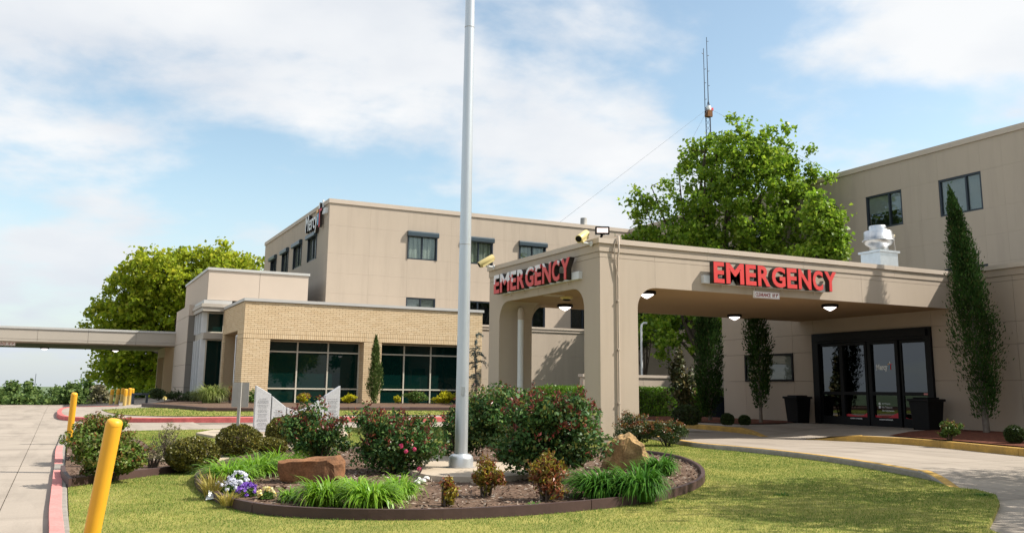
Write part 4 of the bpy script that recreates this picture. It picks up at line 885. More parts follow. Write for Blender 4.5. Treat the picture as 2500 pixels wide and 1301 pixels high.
# floodlight on the corner
p = Vector((XC+0.14, YC+0.16, 4.64)); t = thing('floodlight', p, 'black floodlight with a pale panel on the near corner of the canopy roof', 'floodlight')
c = p+Vector((0.02, -0.02, 0.2)); n = Vector((-0.42, -0.85, -0.05)).normalized(); sd = Vector((-n.y, n.x, 0)).normalized(); sd = -sd if sd.x < 0 else sd; up = n.cross(sd); up = up if up.z > 0 else -up
MB().obox(c, sd, up, n, 0.165, 0.095, 0.06).build('lamp_housing', M['black'], t, bevel=0.015)
MB().tube([p, p+UZ*0.05, c-up*0.09-n*0.02], 0.03, 8).build('bracket', M['black'], t)
mb = MB()
for i in range(10): mb.obox(c+n*0.062+sd*(-0.118+i*0.026), sd, up, n, 0.010, 0.055, 0.004)
mb.build('lamp_lens', M['led'], t)
for s in (-1, 1): MB().obox(c+sd*s*0.1-up*0.1, sd, up, n, 0.04, 0.01, 0.045).build('mounting_foot', M['white_trim'], t)
# conduit up the pillar
t = thing('conduit', (11.30, YC-0.03, 0.2), 'thin tan conduit running up the front pillar to the roof edge', 'conduit')
MB().tube([(11.32, YC-0.035, 0.35), (11.315, YC-0.035, 4.2), (11.305, YC-0.095, 4.34), (11.305, YC-0.095, 4.70), (11.30, YC+0.05, 4.72)], 0.022, 8).build('pipe', M['coping_tan'], t)
mb = MB(); mb.tube([(11.27, YC-0.09, 4.66), (11.20, YC-0.07, 4.5), (11.23, YC-0.05, 4.1), (11.31, YC-0.05, 3.75)], 0.012, 6); mb.build('cable', M['stucco'], t)
for z in (0.9, 2.1, 3.2): MB().box(11.285, 11.345, YC-0.065, YC-0.001, z, z+0.03).build('clamp', M['coping_tan'], t)
# white post inside the far arch
t = thing('downpipe', (11.38, 22.55, 0), 'pale round pipe post with a cream cap in front of the rear canopy pillar', 'pipe')
MB().lathe([(0.085, 0), (0.085, 3.1)], (11.38, 22.55, 0), 16).build('pipe', M['white_trim'], t); MB().lathe([(0.09, 3.1), (0.09, 3.3), (0.075, 3.4), (0.03, 3.45)], (11.38, 22.55, 0), 16).build('cap', M['coping_tan'], t)
# gooseneck vent pipe behind the garden wall
b = PY(1567, 908, 34.0); b.z = 1.0; t = thing('gooseneck_pipe', b, 'slim pale gooseneck pipe standing behind the garden wall', 'pipe')
ztop = PY(1567, 800, 34.0).z; MB().tube([b, b+UZ*(ztop-1.0), b+Vector((0.03, 0, ztop-1.0+0.14)), b+Vector((0.14, 0, ztop-1.0+0.22)), b+Vector((0.30, 0, ztop-1.0+0.22))], 0.045, 8).build('pipe', M['white_trim'], t)
# exhaust fan on the canopy roof
p = Vector((21.45, 19.0, 4.42)); t = thing('exhaust_fan', p, 'shiny round exhaust fan on a square metal curb on the canopy roof', 'fan')
h = 0.36; MB().box(p.x-h, p.x+h, p.y-h, p.y+h, p.z, p.z+0.83).build('curb', M['galv'], t)
MB().box(p.x-h-0.05, p.x+h+0.05, p.y-h-0.05, p.y+h+0.05, p.z+0.832, p.z+0.89).build('curb_cap', M['galv'], t)
MB().lathe([(0.27, 0.89), (0.27, 1.04), (0.36, 1.10), (0.41, 1.17), (0.42, 1.21)], p, 28).build('fan_base', M['galv'], t)
MB().lathe([(0.455, 1.215), (0.45, 1.235), (0.40, 1.24), (0.40, 1.48), (0.385, 1.50)], p, 28).build('fan_drum', M['galv'], t)
MB().lathe([(0.25, 1.50), (0.245, 1.64), (0.23, 1.67), (0.05, 1.675)], p, 24).build('fan_cap', M['galv'], t)
MB().obox(p+Vector((0.46, -0.1, 1.38)), UX, UY, UZ, 0.06, 0.05, 0.06).tube([p+Vector((0.5, -0.12, 1.33)), p+Vector((0.54, -0.12, 1.0)), p+Vector((0.57, -0.12, 0.0))], 0.016, 6).build('wiring', M['sign_back'], t)
MB().lathe([(0.05, 0), (0.05, 0.03)], p+Vector((0.52, -0.1, 1.40)), 12, UX).build('junction_cover', M['cream'], t)
# roof vent
p = PY(1425, 552, 52); p.z = 11.06; t = thing('roof_vent', p, 'grey cylindrical vent cap on the roof of the three-storey building', 'vent'); zt = PY(1425, 533, 52).z-p.z
MB().lathe([(0.34, 0), (0.34, zt*0.55), (0.24, zt*0.6), (0.22, zt)], p, 18).build('vent_body', M['sign_back'], t)

# ================================================================== STREET FURNITURE
pb = G(1125, 1140, 0.15); t = thing('flagpole', pb, 'tall bare aluminium flagpole with a round base collar on the concrete pad', 'flagpole')
MB().lathe([(0.088, 0.1), (0.087, 0.9), (0.081, 3.4), (0.074, 5.4), (0.066, 7.6), (0.05, 11), (0.04, 12.5)], pb, 28).build('pole', M['pole'], t)
MB().lathe([(0.168, 0.0), (0.168, 0.11), (0.156, 0.15), (0.125, 0.175), (0.09, 0.18)], pb, 28).build('base_collar', M['pole'], t)
MB().lathe([(0.21, 0.0), (0.21, 0.006), (0.18, 0.012)], pb+Vector((0, 0, -0.003)), 24).build('grout_ring', M['kerb'], t)
for z in (3.05, 6.3): MB().lathe([(0.0835 if z < 4 else 0.0735, 0), (0.0835 if z < 4 else 0.0735, 0.008)], pb+UZ*z, 24).build('weld_seam', M['sign_back'], t)
MB().obox(pb+Vector((-0.03, -0.085, 1.02)), UX, UY, UZ, 0.03, 0.008, 0.06).build('cleat', M['galv'], t)
def bollard(b, top, r, label, mats=('bollard', None), group='yellow bollards'):
    b, top = Vector(b), Vector(top); ax = (top-b).normalized(); L_ = (top-b).length; t = thing('bollard', b, label, 'bollard', group)
    MB().lathe([(r, -0.1), (r, L_*0.62 if mats[1] else L_-0.05)], b, 20, ax).build('post', M[mats[1] or mats[0]], t)
    MB().lathe([(r+0.001, L_*0.62+0.002 if mats[1] else L_-0.049), (r+0.001, L_-0.04), (r*0.97, L_-0.026), (r*0.86, L_-0.011), (r*0.6, L_-0.002), (r*0.1, L_)], b, 20, ax).build('cap', M[mats[0]], t)
    return t
b = G(221, 1320, 0.045); dt = ray(281, 1022); k = (b-Vector((0, 0, HEYE))).dot(CF); top = Vector((0, 0, HEYE))+dt*(k+0.06)
bollard(b, top, 0.060, 'near yellow bollard leaning in the front left of the lawn')
b = G(168, 1080, 0.03); k = (b-Vector((0, 0, HEYE))).dot(CF); top = Vector((0, 0, HEYE))+ray(182, 958)*k
bollard(b, top, 0.062, 'plain yellow bollard standing behind the left green bush')
for (bx, by), (tx, ty), l in (((270, 984), (275, 950), 'leftmost small bollard under the walkway canopy, sunlit to near its base'), ((284, 984), (290, 949), 'second small bollard from the left under the walkway canopy, lit only at the top'), ((296, 984), (301, 947), 'shaded bollard behind the front pair under the walkway canopy'), ((303, 994), (308, 949), 'front pale yellow bollard with an orange top, left of the front pair'), ((313, 992), (318, 947), 'front pale yellow bollard with an orange top, right of the front pair'), ((320, 989), (324, 948), 'rightmost pale bollard of the cluster by the bench')):
    b = G(bx, by, 0.05); k = (b-Vector((0, 0, HEYE))).dot(CF); bollard(b, Vector((0, 0, HEYE))+ray(tx, ty)*k, 4.3*k/F_PX, l, ('bollard', 'bollard_pale'), 'bollards under the walkway canopy')
p = G(340, 986, 0.1); t = thing('bench', p, 'dark grey bench beyond the bollard cluster at far left', 'bench')
MB().box(p.x-0.38, p.x+0.38, p.y-0.2, p.y+0.2, p.z+0.42, p.z+0.5).build('seat', M['frame_dark'], t)
for s in (-0.3, 0.3): MB().box(p.x+s-0.05, p.x+s+0.05, p.y-0.18, p.y+0.2, p.z, p.z+0.42).build('leg', M['frame_dark'], t)
# back of the small sign
p = G(576, 1117, 0.08); t = thing('signpost', p, 'small blank grey sign seen from behind on a slim post before the monument', 'sign'); k = (p-Vector((0, 0, HEYE))).dot(CF)
zt = HEYE+(ray(586, 933)*k).z; zb = HEYE+(ray(585, 994)*k).z
sd = CR.copy(); sd.z = 0; sd.normalize(); fw = Vector((-sd.y, sd.x, 0))
MB().obox(p+UZ*((zt-p.z)/2-0.0), sd, fw, UZ, 0.022, 0.022, (zt-p.z)/2).build('post', M['sign_back'], t)
MB().obox(Vector((p.x, p.y, (zt+zb)/2))+fw*0.03, sd, fw, UZ, 0.135, 0.004, (zt-zb)/2).build('sign_panel', M['sign_back'], t)
# monument of five granite slabs
b0 = G(622, 1057, 0.10); Ym = b0.y; t = thing('memorial_monument', (b0.x+1, Ym, b0.z), 'grey granite memorial of five slanted engraved slabs beside the road', 'monument')
fM = Frame('Y', Ym)
def slab(x0, x1, tl, tr, thick=0.14, rows=(0.62, 0.03), ymid=None):
    a, c = PY(x0, 1000, Ym).x, PY(x1, 1000, Ym).x; z0 = b0.z; zl, zr = PY(x0, tl, Ym).z, PY(x1, tr, Ym).z
    pts = [(a, Ym, z0), (c, Ym, z0), (c, Ym, zr)]+([((a+c)/2, Ym, PY((x0+x1)/2, ymid, Ym).z)] if ymid else [])+[(a, Ym, zl)]
    s = MB().prism(pts, (0, thick, 0)).build('granite_slab', M['granite'], t, bevel=0.012)
    mb = MB(); zlow = min(zl, zr); z = (zl+zr)/2-0.22; i = 0
    while z > z0+0.08:
        wdt = (c-a)*random.uniform(0.45, 0.72); m = (a+c)/2; x = m-wdt/2
        xm = m+wdt/2
        while x < xm:
            l = random.uniform(0.012, 0.045); top = zl+(zr-zl)*(x-a)/(c-a)
            if z < top-0.12: mb.box(x, min(x+l, xm), Ym-0.0015, Ym+0.004, z, z+0.014)
            x += l+random.uniform(0.006, 0.014)
        z -= 0.030 if i % 3 else 0.045; i += 1
    if ymid is None and mb.v: mb.build('engraving', M['engraved'], s, kind='stuff')
slab(622, 660.5, 940, 962); slab(663, 698, 966, 993); slab(700.5, 752, 994, 994, 0.12, ymid=1003); slab(754, 791, 994, 967); slab(793, 829, 965, 941)
MB().box(b0.x-0.12, PY(835, 1000, Ym).x, Ym-0.08, Ym+0.25, b0.z-0.06, b0.z+0.03).build('base', M['pad'], t)
# bins
def bin_(p, s, h, label, skew=0):
    t = thing('trash_bin', p, label, 'bin', 'black bins by the entrance'); p = Vector(p)
    lo = s*0.40; hi = s*0.5
    v = [p+Vector((x*lo, y*lo, 0)) for x, y in ((-1, -1), (1, -1), (1, 1), (-1, 1))]+[p+Vector((x*hi, y*hi, h)) for x, y in ((-1, -1), (1, -1), (1, 1), (-1, 1))]
    MB().add(v, [(0, 3, 2, 1), (4, 5, 6, 7), (0, 1, 5, 4), (1, 2, 6, 5), (2, 3, 7, 6), (3, 0, 4, 7)]).build('bin_body', M['bin'], t, bevel=0.03)
    MB().box(p.x-hi-0.03, p.x+hi+0.03, p.y-hi-0.03, p.y+hi+0.03, p.z+h-0.07, p.z+h).build('rim', M['bin'], t, bevel=0.015)
    MB().box(p.x-hi*0.75, p.x+hi*0.75, p.y-hi*0.75, p.y+hi*0.75, p.z+h+0.002, p.z+h+0.04).build('bin_lid', M['bin'], t, bevel=0.02)
bin_((22.0, 23.2, 0.205), 0.62, 0.86, 'black bin left of the entrance doors, beside a thin juniper trunk')
bin_((21.75, 17.95, 0.20), 0.66, 0.86, 'black bin right of the entrance doors, before the mulch bed')
# utility box
p = Vector((22.6, 28.2, 0.15)); t = thing('utility_box', p, 'grey slanted utility box behind the juniper at the wall corner', 'box')
MB().prism([(22.3, 28.0, 0.1), (22.95, 28.0, 0.1), (22.95, 28.0, 0.95), (22.3, 28.0, 1.08)], (0, 0.5, 0)).build('box_body', M['frame_dark'], t); MB().prism([(22.25, 27.95, 1.085), (23.0, 27.95, 0.955), (23.0, 27.95, 0.985), (22.25, 27.95, 1.115)], (0, 0.6, 0)).build('box_lid', M['galv'], t)
# radio mast beyond the roof
d = 80.0; b = Vector((0, 0, HEYE))+ray(1749, 940)*d; b.z = 0; ax = Vector((0, 0, 1)); t = thing('radio_mast', b, 'lattice radio mast with whip antennas and guy wires behind the tree', 'antenna')
zf = lambda y: HEYE+(ray(1731, y)*d).z
mb = MB(); z1 = zf(250); leg = [Vector((0.26*math.cos(a), 0.26*math.sin(a), 0)) for a in (0.3, 2.4, 4.5)]
for l in leg: mb.tube([b+l+UZ*9, b+l+UZ*z1], 0.045, 5)
k = 9.0
i = 0
while k < z1:
    for j in range(3): mb.tube([b+leg[j]+UZ*k, b+leg[(j+1) % 3]+UZ*(k+0.55)], 0.018, 4, False)
    k += 0.55; i += 1
mb.build('lattice_tower', M['steel_dark'], t)
MB().box(b.x-0.27, b.x+0.27, b.y-0.25, b.y+0.25, zf(250), zf(233)).build('platform_box', M['rock_brown'], t); MB().lathe([(0.24, 0), (0.26, 0.25), (0.20, 0.4)], b+UZ*zf(232), 14).build('equipment_drum', M['white'], t); MB().box(b.x+0.3, b.x+0.5, b.y-0.1, b.y+0.1, zf(231), zf(224)).build('beacon', M['red'], t)
mb = MB(); mb.tube([b+UZ*zf(232), b+UZ*zf(30)], [0.05, 0.03], 6); mb.tube([b+Vector((-0.3, 0, zf(232))), b+UZ*zf(205)], 0.03, 5); mb.tube([b+Vector((0.3, 0, zf(230))), b+UZ*zf(205)], 0.03, 5)
for y in (42, 82, 125, 165): mb.tube([b+UZ*zf(y), b+Vector((0.22, 0, zf(y-2)))], 0.03, 5)
mb.build('whip_antenna', M['steel_dark'], t)
mb = MB(); o = Vector((-0.32, 0.1, 0)); mb.tube([b+o+UZ*zf(238), b+o+UZ*zf(62)], [0.045, 0.03], 6); mb.tube([b+o+UZ*zf(225), b+UZ*zf(225)], 0.03, 5)
for y in (78, 120, 158, 203): mb.tube([b+o+UZ*zf(y), b+o+Vector((-0.2 if y < 100 else 0.2, 0, zf(y-2)))], 0.03, 5)
mb.build('whip_antenna', M['steel_dark'], t)
tip = b+UZ*zf(226)
for e in (PY(1340, 548, 50)-Vector((0, 0, 0.4)), PY(2025, 418, 44), Vector((33, 48, 11.3))): MB().tube([tip, e], 0.009, 4, False).build('guy_wire', M['steel_dark'], t)
bp = Vector((0, 0, HEYE))+ray(84, 950)*400; MBt = MB().tube([bp-UZ*6, Vector((bp.x, bp.y, HEYE+(ray(86, 912)*400).z))], 0.13, 5); tag(MBt.build('distant_mast', M['steel_dark'], None, bp), 'faint thin mast on the horizon above the far left trees', 'antenna')

# ================================================================== PLANTS
def unit(a): return a/np.maximum(np.linalg.norm(a, axis=1, keepdims=True), 1e-9)
def rnd(n): return unit(rng.normal(size=(n, 3)))
def leaf_quads(C, D, N_, L, Wd, fold=0.25):
    """rhombic leaves, each one folded quad: C centre, D direction, N_ normal"""
    D = unit(D); S = unit(np.cross(D, N_)); Nn = np.cross(S, D); L = np.broadcast_to(np.asarray(L, float).reshape(-1, 1), (len(C), 1)); Wd = np.broadcast_to(np.asarray(Wd, float).reshape(-1, 1), (len(C), 1))
    V = np.stack([C-D*L*0.5, C+S*Wd*0.5+Nn*Wd*fold-D*L*0.06, C+D*L*0.5-Nn*Wd*fold*0.6, C-S*Wd*0.5+Nn*Wd*fold-D*L*0.06], 1).reshape(-1, 3)
    return V, np.arange(len(C)*4).reshape(-1, 4)
def leaf_obj(name, C, D, N_, L, Wd, m, parent, fold=0.25, kind=None):
    V, Fq = leaf_quads(C, D, N_, L, Wd, fold); b = np.array(base_of(parent)) if parent is not None else 0
    o = link(name, np_mesh(name, V-b, Fq), parent, m)
    if kind: o['kind'] = kind
    return o
def sub_lobes(c, r, n, f=0.42, shell=0.72, flat_bottom=False, vary=0.25):
    """uneven clumps that make up a bush or a crown"""
    u = rnd(n)
    if flat_bottom: u[:, 2] = np.abs(u[:, 2])*1.0-0.18
    cc = np.asarray(c)+u*np.asarray(r)*shell*rng.uniform(1-vary, 1+vary*0.75, (n, 1)); rr = np.asarray(r)*f*rng.uniform(0.7, 1.25, (n, 1)); return cc, rr
def scatter_on(cc, rr, n, thick=0.55):
    i = rng.integers(0, len(cc), n); u = rnd(n); q = (1-thick*rng.random((n, 1))**1.6); return cc[i]+u*rr[i]*q, u
class Px:
    """metric size of a plant measured in the photograph"""
    def __init__(s, px, row, off=0.09): s.b = G(px, row, off); s.k = (s.b-Vector((0, 0, HEYE))).dot(CF)/F_PX
    def m(s, p): return p*s.k
BS = 1.08
def bush(name, label, cat, px, row, wpx, hpx, leaf, n=3500, size=0.045, aspect=0.55, lobes=26, tips=None, tip_n=0, group=None, stems=6, depth_f=1.0, lift=0.0, tip_size=None, flowers=None, off=0.09, lobe_f=0.36, tip_up=0.25, base=None, radial=0.5, tipnm='new_growth'):
    P = Px(px, row, off); b = P.b if base is None else Vector(base)
    w_, h_ = P.m(wpx)/2*BS, P.m(hpx)*1.08; t = thing(name, b, label, cat, group)
    c = np.array([b.x, b.y, b.z+lift+(h_-lift)*0.52]); r = np.array([w_, w_*depth_f, (h_-lift)*0.5])
    cc, rr = sub_lobes(c, r, lobes, lobe_f, 0.70, False, 0.42)
    cc = np.vstack([cc, c[None]]); rr = np.vstack([rr, (r*0.62)[None]])
    C, u = scatter_on(cc, rr, n); keep = C[:, 2] > b.z+0.02; C, u = C[keep], u[keep]
    out = unit(C-(c-np.array([0, 0, r[2]*0.6]))); D = unit(out*radial+rnd(len(C))*0.8+np.array([0, 0, 0.25])); Nn = unit(u*0.6+np.array([0, 0, 0.5])+rnd(len(C))*0.5)
    s = size*rng.uniform(0.65, 1.3, len(C)); leaf_obj('foliage', C, D, Nn, s, s*aspect, LF[leaf], t)
    if tips:
        top = np.argsort(-((cc[:, 2]-c[2])/r[2]+0.5*rng.random(len(cc))))[:max(6, int(len(cc)*0.55))]; ce = rng.integers(0, len(top), tip_n//9+1)
        u = rnd(len(ce)); u[:, 2] = np.abs(u[:, 2])*0.8+tip_up; hub = cc[top][ce]+unit(u)*rr[top][ce]*1.02
        C = np.repeat(hub, 9, 0)+rnd(len(hub)*9)*size*0.75; ts = (tip_size or size*0.9)*rng.uniform(0.6, 1.25, len(C))
        leaf_obj(tipnm, C, unit(rnd(len(C))*0.8+np.array([0, 0, 0.7])), rnd(len(C)), ts, ts*0.5, LF[tips], t, kind='stuff')
    nsh = int(lobes*1.1) if lobe_f > 0.3 else 0
    if nsh:
        e = rng.integers(0, len(cc), nsh); u = rnd(nsh); u[:, 2] = np.abs(u[:, 2])*0.9+0.15; u = unit(u*0.6+unit((cc[e]-c)/r)*0.7+np.array([0, 0, 0.25])); o_ = cc[e]+u*rr[e]*0.8; ln = rng.uniform(0.10, 0.26, (nsh, 1))*(r.mean()*1.3); kk_ = 9
        q_ = np.tile(np.linspace(0.1, 1, kk_), nsh)[:, None]; C = np.repeat(o_, kk_, 0)+np.repeat(u*ln, kk_, 0)*q_+rnd(nsh*kk_)*size*0.35; D = unit(np.repeat(u, kk_, 0)*0.6+rnd(nsh*kk_)); ts = size*0.85*rng.uniform(0.6, 1.2, len(C)); ok = C[:, 2] > b.z+0.03
        half = rng.random(len(C)) < (0.55 if tips else 0.0); a_ = ok & ~half; leaf_obj('shoot', C[a_], D[a_], rnd(a_.sum()), ts[a_], ts[a_]*aspect, LF[leaf], t, kind='stuff')
        a_ = ok & half
        if a_.any(): leaf_obj('shoot', C[a_], D[a_], rnd(a_.sum()), ts[a_], ts[a_]*0.5, LF[tips], t, kind='stuff')
    mb = MB()
    for i in range(stems):
        a = 2*math.pi*(i+random.random()*0.6)/max(1, stems); e = Vector((b.x+math.cos(a)*w_*0.55, b.y+math.sin(a)*w_*0.5, b.z+lift+(h_-lift)*random.uniform(0.35, 0.7))); o = Vector((b.x+math.cos(a)*0.04, b.y+math.sin(a)*0.04, b.z-0.03))
        mb.tube([o, o.lerp(e, 0.5)+Vector((0, 0, h_*0.08)), e], [0.014+0.008*h_, 0.010+0.004*h_, 0.004], 5)
    if stems: mb.build('stems', M['bark'], t)
    for (fx, fy, fm, fn, fs) in (flowers or []):
        d = ray(fx, fy); q = np.array([0, 0, HEYE])+np.array(d)*(P.k*F_PX-w_*0.8); C = q+rnd(fn)*fs*0.55; leaf_obj('flower', C, rnd(fn), unit(C-q), fs*np.ones(fn), fs*0.8*np.ones(fn), LF[fm], t, kind=None if fm == 'pink' else 'stuff')
    return t
def tree(name, label, base, blobs, dep, leaf, ncl, per, size, trunk_r, fork_h, tip=None, lean=(0, 0), spread=0.42, limbs=14, twigs=70, bark='bark', group=None, cat='tree', yspread=None, limb_r=0.4):
    t = thing(name, base, label, cat, group); b = Vector(base); k = dep/F_PX; C0 = []; R0 = []
    for (x, y, rx, ry) in blobs:
        c = Vector((0, 0, HEYE))+ray(x, y)*dep; C0.append(c); R0.append((rx*k, (yspread or rx)*k if not yspread else yspread, ry*k))
    C0 = np.array([tuple(c) for c in C0]); R0 = np.array(R0); vol = R0[:, 0]*R0[:, 2]; i = rng.choice(len(C0), ncl, p=vol/vol.sum())
    cl = C0[i]+rnd(ncl)*R0[i]*(rng.random((ncl, 1))**0.38)
    n = ncl*per; j = np.repeat(np.arange(ncl), per); sp = spread*rng.uniform(0.6, 1.35, (ncl, 1))
    C = cl[j]+rng.normal(size=(n, 3))*sp[j]*np.array([0.55, 0.55, 0.42]); s = size*rng.uniform(0.6, 1.35, n)
    D = unit(rnd(n)+np.array([0, 0, -0.25])); Nn = unit(rnd(n)*0.75+np.array([0, 0, 0.8])); leaf_obj('crown', C, D, Nn, s, s*0.8, LF[leaf], t, 0.2)
    mb = MB(); fk = b+Vector((lean[0]*fork_h, lean[1]*fork_h, fork_h)); mb.tube([b-UZ*0.2, b.lerp(fk, 0.5)+Vector((0.03, 0.02, 0)), fk], [trunk_r*1.25, trunk_r, trunk_r*0.85], 10)
    tg = list(range(len(C0)))+list(rng.integers(0, ncl, max(0, limbs-len(C0)))); lp = []
    for q, g in enumerate(tg[:limbs]):
        e = Vector(C0[g]) if q < len(C0) else Vector(cl[g]); s0 = b.lerp(fk, random.uniform(0.75, 1.0)); m1 = s0.lerp(e, 0.4)+Vector((random.uniform(-.3, .3), random.uniform(-.3, .3), random.uniform(-0.1, 0.5))); m2 = s0.lerp(e, 0.72)+Vector((random.uniform(-.25, .25), random.uniform(-.25, .25), random.uniform(0, 0.35)))
        r0 = trunk_r*limb_r*random.uniform(0.8, 1.15); mb.tube([s0, m1, m2, e], [r0, r0*0.72, r0*0.45, r0*0.15], 7); lp += [m1, m2, e, m1.lerp(m2, 0.5), m2.lerp(e, 0.5)]
    for g in rng.integers(0, ncl, twigs):
        e = Vector(cl[g]); o = min(lp, key=lambda p: (p-e).length_squared); mid = o.lerp(e, 0.5)+Vector((random.uniform(-.12, .12), random.uniform(-.12, .12), random.uniform(0, .15))); mb.tube([o, mid, e], [trunk_r*0.12, trunk_r*0.08, trunk_r*0.03], 5, False)
    mb.build('trunk', M[bark], t); return t
def juniper(label, base, h, rmax, leaf='juniper', n=9000, clear=0.5, lean=(0, 0), trunk_r=0.06, size=0.11, ragged=0.26, group='columnar junipers by the entrance', belly=0.45, bark='bark', tipw=0.12, name='juniper_tree'):
    t = thing(name, base, label, 'tree', group); b = np.array(base)
    # upright plumes round the trunk
    npl = 130; tz = rng.random(npl)**0.85
    def prof(q): return rmax*np.where(q < belly, 0.45+0.55*np.sin(np.clip(q/belly, 0, 1)*np.pi/2), tipw+(1-tipw)*(1-((q-belly)/(1-belly)))**0.8)
    a = rng.random(npl)*2*np.pi; rr = prof(tz)*rng.uniform(0.35, 1.0, npl)*(1+ragged*rng.normal(size=npl)); H = h-clear
    ax = lambda q: np.stack([b[0]+lean[0]*q**1.5*h, b[1]+lean[1]*q**1.5*h, b[2]+clear+q*H], 1)
    pc = ax(tz)+np.stack([np.cos(a)*rr, np.sin(a)*rr, np.zeros(npl)], 1); pl = H*rng.uniform(0.05, 0.10, npl)
    i = rng.integers(0, npl, n); C = pc[i]+rng.normal(size=(n, 3))*np.stack([rmax*0.16*np.ones(n), rmax*0.16*np.ones(n), pl[i]], 1)
    q = np.clip((C[:, 2]-b[2]-clear)/H, 0.0, 1.0); axp = ax(q); rad = np.linalg.norm(C[:, :2]-axp[:, :2], axis=1); lim = prof(q)*1.12*(1+ragged*0.6*rng.normal(size=n)); ok = (rad < lim) & (C[:, 2] > b[2]+clear-0.15) & (C[:, 2] < b[2]+h*1.0); C, axp = C[ok], axp[ok]
    tipn = 120; tq = rng.random(tipn)*0.12+0.9; tc = ax(tq)+rng.normal(size=(tipn, 3))*np.array([rmax*0.06, rmax*0.06, 0.05]); C = np.vstack([C, tc]); axp = np.vstack([axp, ax(tq)])
    out = C-axp; out[:, 2] = 0; D = unit(unit(out)*0.5+np.array([0, 0, 1.0])+rnd(len(C))*0.45); s = size*rng.uniform(0.6, 1.5, len(C)); leaf_obj('crown', C, D, rnd(len(C)), s, s*0.34, LF[leaf], t, 0.3)
    mb = MB(); q = [0, 0.25, 0.6, 0.9]; P = [Vector(b)-UZ*0.1]+[Vector(ax(np.array([v]))[0]) for v in q[1:]]; mb.tube(P, [trunk_r, trunk_r*0.75, trunk_r*0.45, trunk_r*0.12], 8)
    for k in range(10):
        a = random.random()*6.28; o = Vector(b)+UZ*(clear*0.8+0.12*k*H/10*3); e = o+Vector((math.cos(a)*rmax*0.6, math.sin(a)*rmax*0.6, H*0.09)); mb.tube([o, e], [trunk_r*0.3, trunk_r*0.08], 5, False)
    mb.build('trunk', M[bark], t); return t
def blades(name, label, cat, px, row, wpx, hpx, mat, n=170, wd=0.018, group=None, droop=1.0, off=0.09, lean=(0, 0), base=None):
    P = Px(px, row, off); b = P.b if base is None else Vector(base); w_, h_ = P.m(wpx)/2, P.m(hpx); t = thing(name, b, label, cat, group); V = []; Fq = []; n = int(n*(2.3 if wd > 0.012 else 1.2)); w_ *= 1.08
    for i in range(n):
        a = random.random()*6.283; rb = random.random()**0.5*w_*0.5; o = Vector((b.x+math.cos(a)*rb, b.y+math.sin(a)*rb, b.z-0.02)); a2 = a+random.uniform(-0.7, 0.7); d = Vector((math.cos(a2), math.sin(a2), 0))+Vector((lean[0], lean[1], 0)); L_ = h_*random.uniform(0.65, 1.12); HR = min(1.5, 1.15*w_/max(h_, 0.05)); sd = Vector((-d.y, d.x, 0)).normalized(); kk = len(V)
        el = random.uniform(0.95, 1.5); bend = random.uniform(1.5, 3.1)*(droop if droop >= 0.6 else 0.35); x = z = 0.0; st = L_*1.18/6; L2 = random.uniform(0.8, 1.15)
        for j in range(7):
            q = j/6; ww = wd*(1-q**2.4)*0.5+0.001; p = o+d*x+UZ*z; V += [tuple(p-sd*ww-b), tuple(p+sd*ww-b)]
            ang = el-bend*q**1.25; x += math.cos(ang)*st*L2*HR; z += math.sin(ang)*st*L2
        for j in range(6): Fq.append((kk+2*j, kk+2*j+1, kk+2*j+3, kk+2*j+2))
    link('blades', np_mesh('blades', V, Fq), t, LF[mat]); return t

# ---- grass of the lawns
def grass(name, poly, excl, dens, h, wd, sel, seed):
    r = np.random.default_rng(seed); P = np.array([(p[0], p[1]) for p in poly]); lo, hi = P.min(0), P.max(0); n = int((hi-lo).prod()*dens); x = r.uniform(lo[0], hi[0], n); y = r.uniform(lo[1], hi[1], n); ok = in_poly(x, y, poly)
    for e in excl: ok &= ~in_poly(x, y, e)
    dd = x*math.sin(YAW)+y*math.cos(YAW); ok &= r.random(n) < np.clip(9.0/np.maximum(dd, 1), 0.12, 1)**1.15; ok &= dd > 3.5; x, y = x[ok], y[ok]; n = len(x); dd = dd[ok]
    z = zg_np(x, y)+sel; a = r.uniform(0, 2*np.pi, n); hh = h*r.uniform(0.5, 1.35, n)*(1+0.0*dd); ww = wd*np.clip(dd/9, 0.8, 2.2); dx, dy = np.cos(a), np.sin(a); t = r.uniform(0.2, 1.1, n)*hh
    V = np.stack([np.stack([x-dy*ww, y+dx*ww, z], 1), np.stack([x+dy*ww, y-dx*ww, z], 1), np.stack([x+dx*t, y+dy*t, z+hh], 1)], 1).reshape(-1, 3); o = link(name, np_mesh(name, V, np.arange(n*3).reshape(-1, 3)), None, M['grass']); return o
o = grass('grass', lawn_poly, [bed_line, lb_line, walk_poly, mon_pad], 4600, 0.022, 0.0028, 0.04, 3); tag(o, 'short yellow green mown grass on the front lawn', 'grass', None, 'stuff')
o = grass('grass', far_lawn, [], 900, 0.035, 0.006, 0.14, 4); tag(o, 'pale mown grass strip on the far island', 'grass', None, 'stuff')
def chips(name, poly, n, sel, size, label, seed, excl=()):
    r = np.random.default_rng(seed); P = np.array([(p[0], p[1]) for p in poly]); lo, hi = P.min(0), P.max(0); x = r.uniform(lo[0], hi[0], n); y = r.uniform(lo[1], hi[1], n); ok = in_poly(x, y, poly)
    for e in excl: ok &= ~in_poly(x, y, e)
    x, y = x[ok], y[ok]; n = len(x); C = np.stack([x, y, zg_np(x, y)+sel+r.uniform(0, 0.018, n)], 1); D = np.stack([r.normal(size=n), r.normal(size=n), r.normal(size=n)*0.25], 1); N_ = np.stack([r.normal(size=n)*0.35, r.normal(size=n)*0.35, np.ones(n)], 1); s = size*r.uniform(0.4, 1.5, n); V, Fq = leaf_quads(C, D, N_, s, s*0.38, 0.1); o = link(name, np_mesh(name, V, Fq), None, M['chips']); tag(o, label, 'mulch', None, 'stuff')
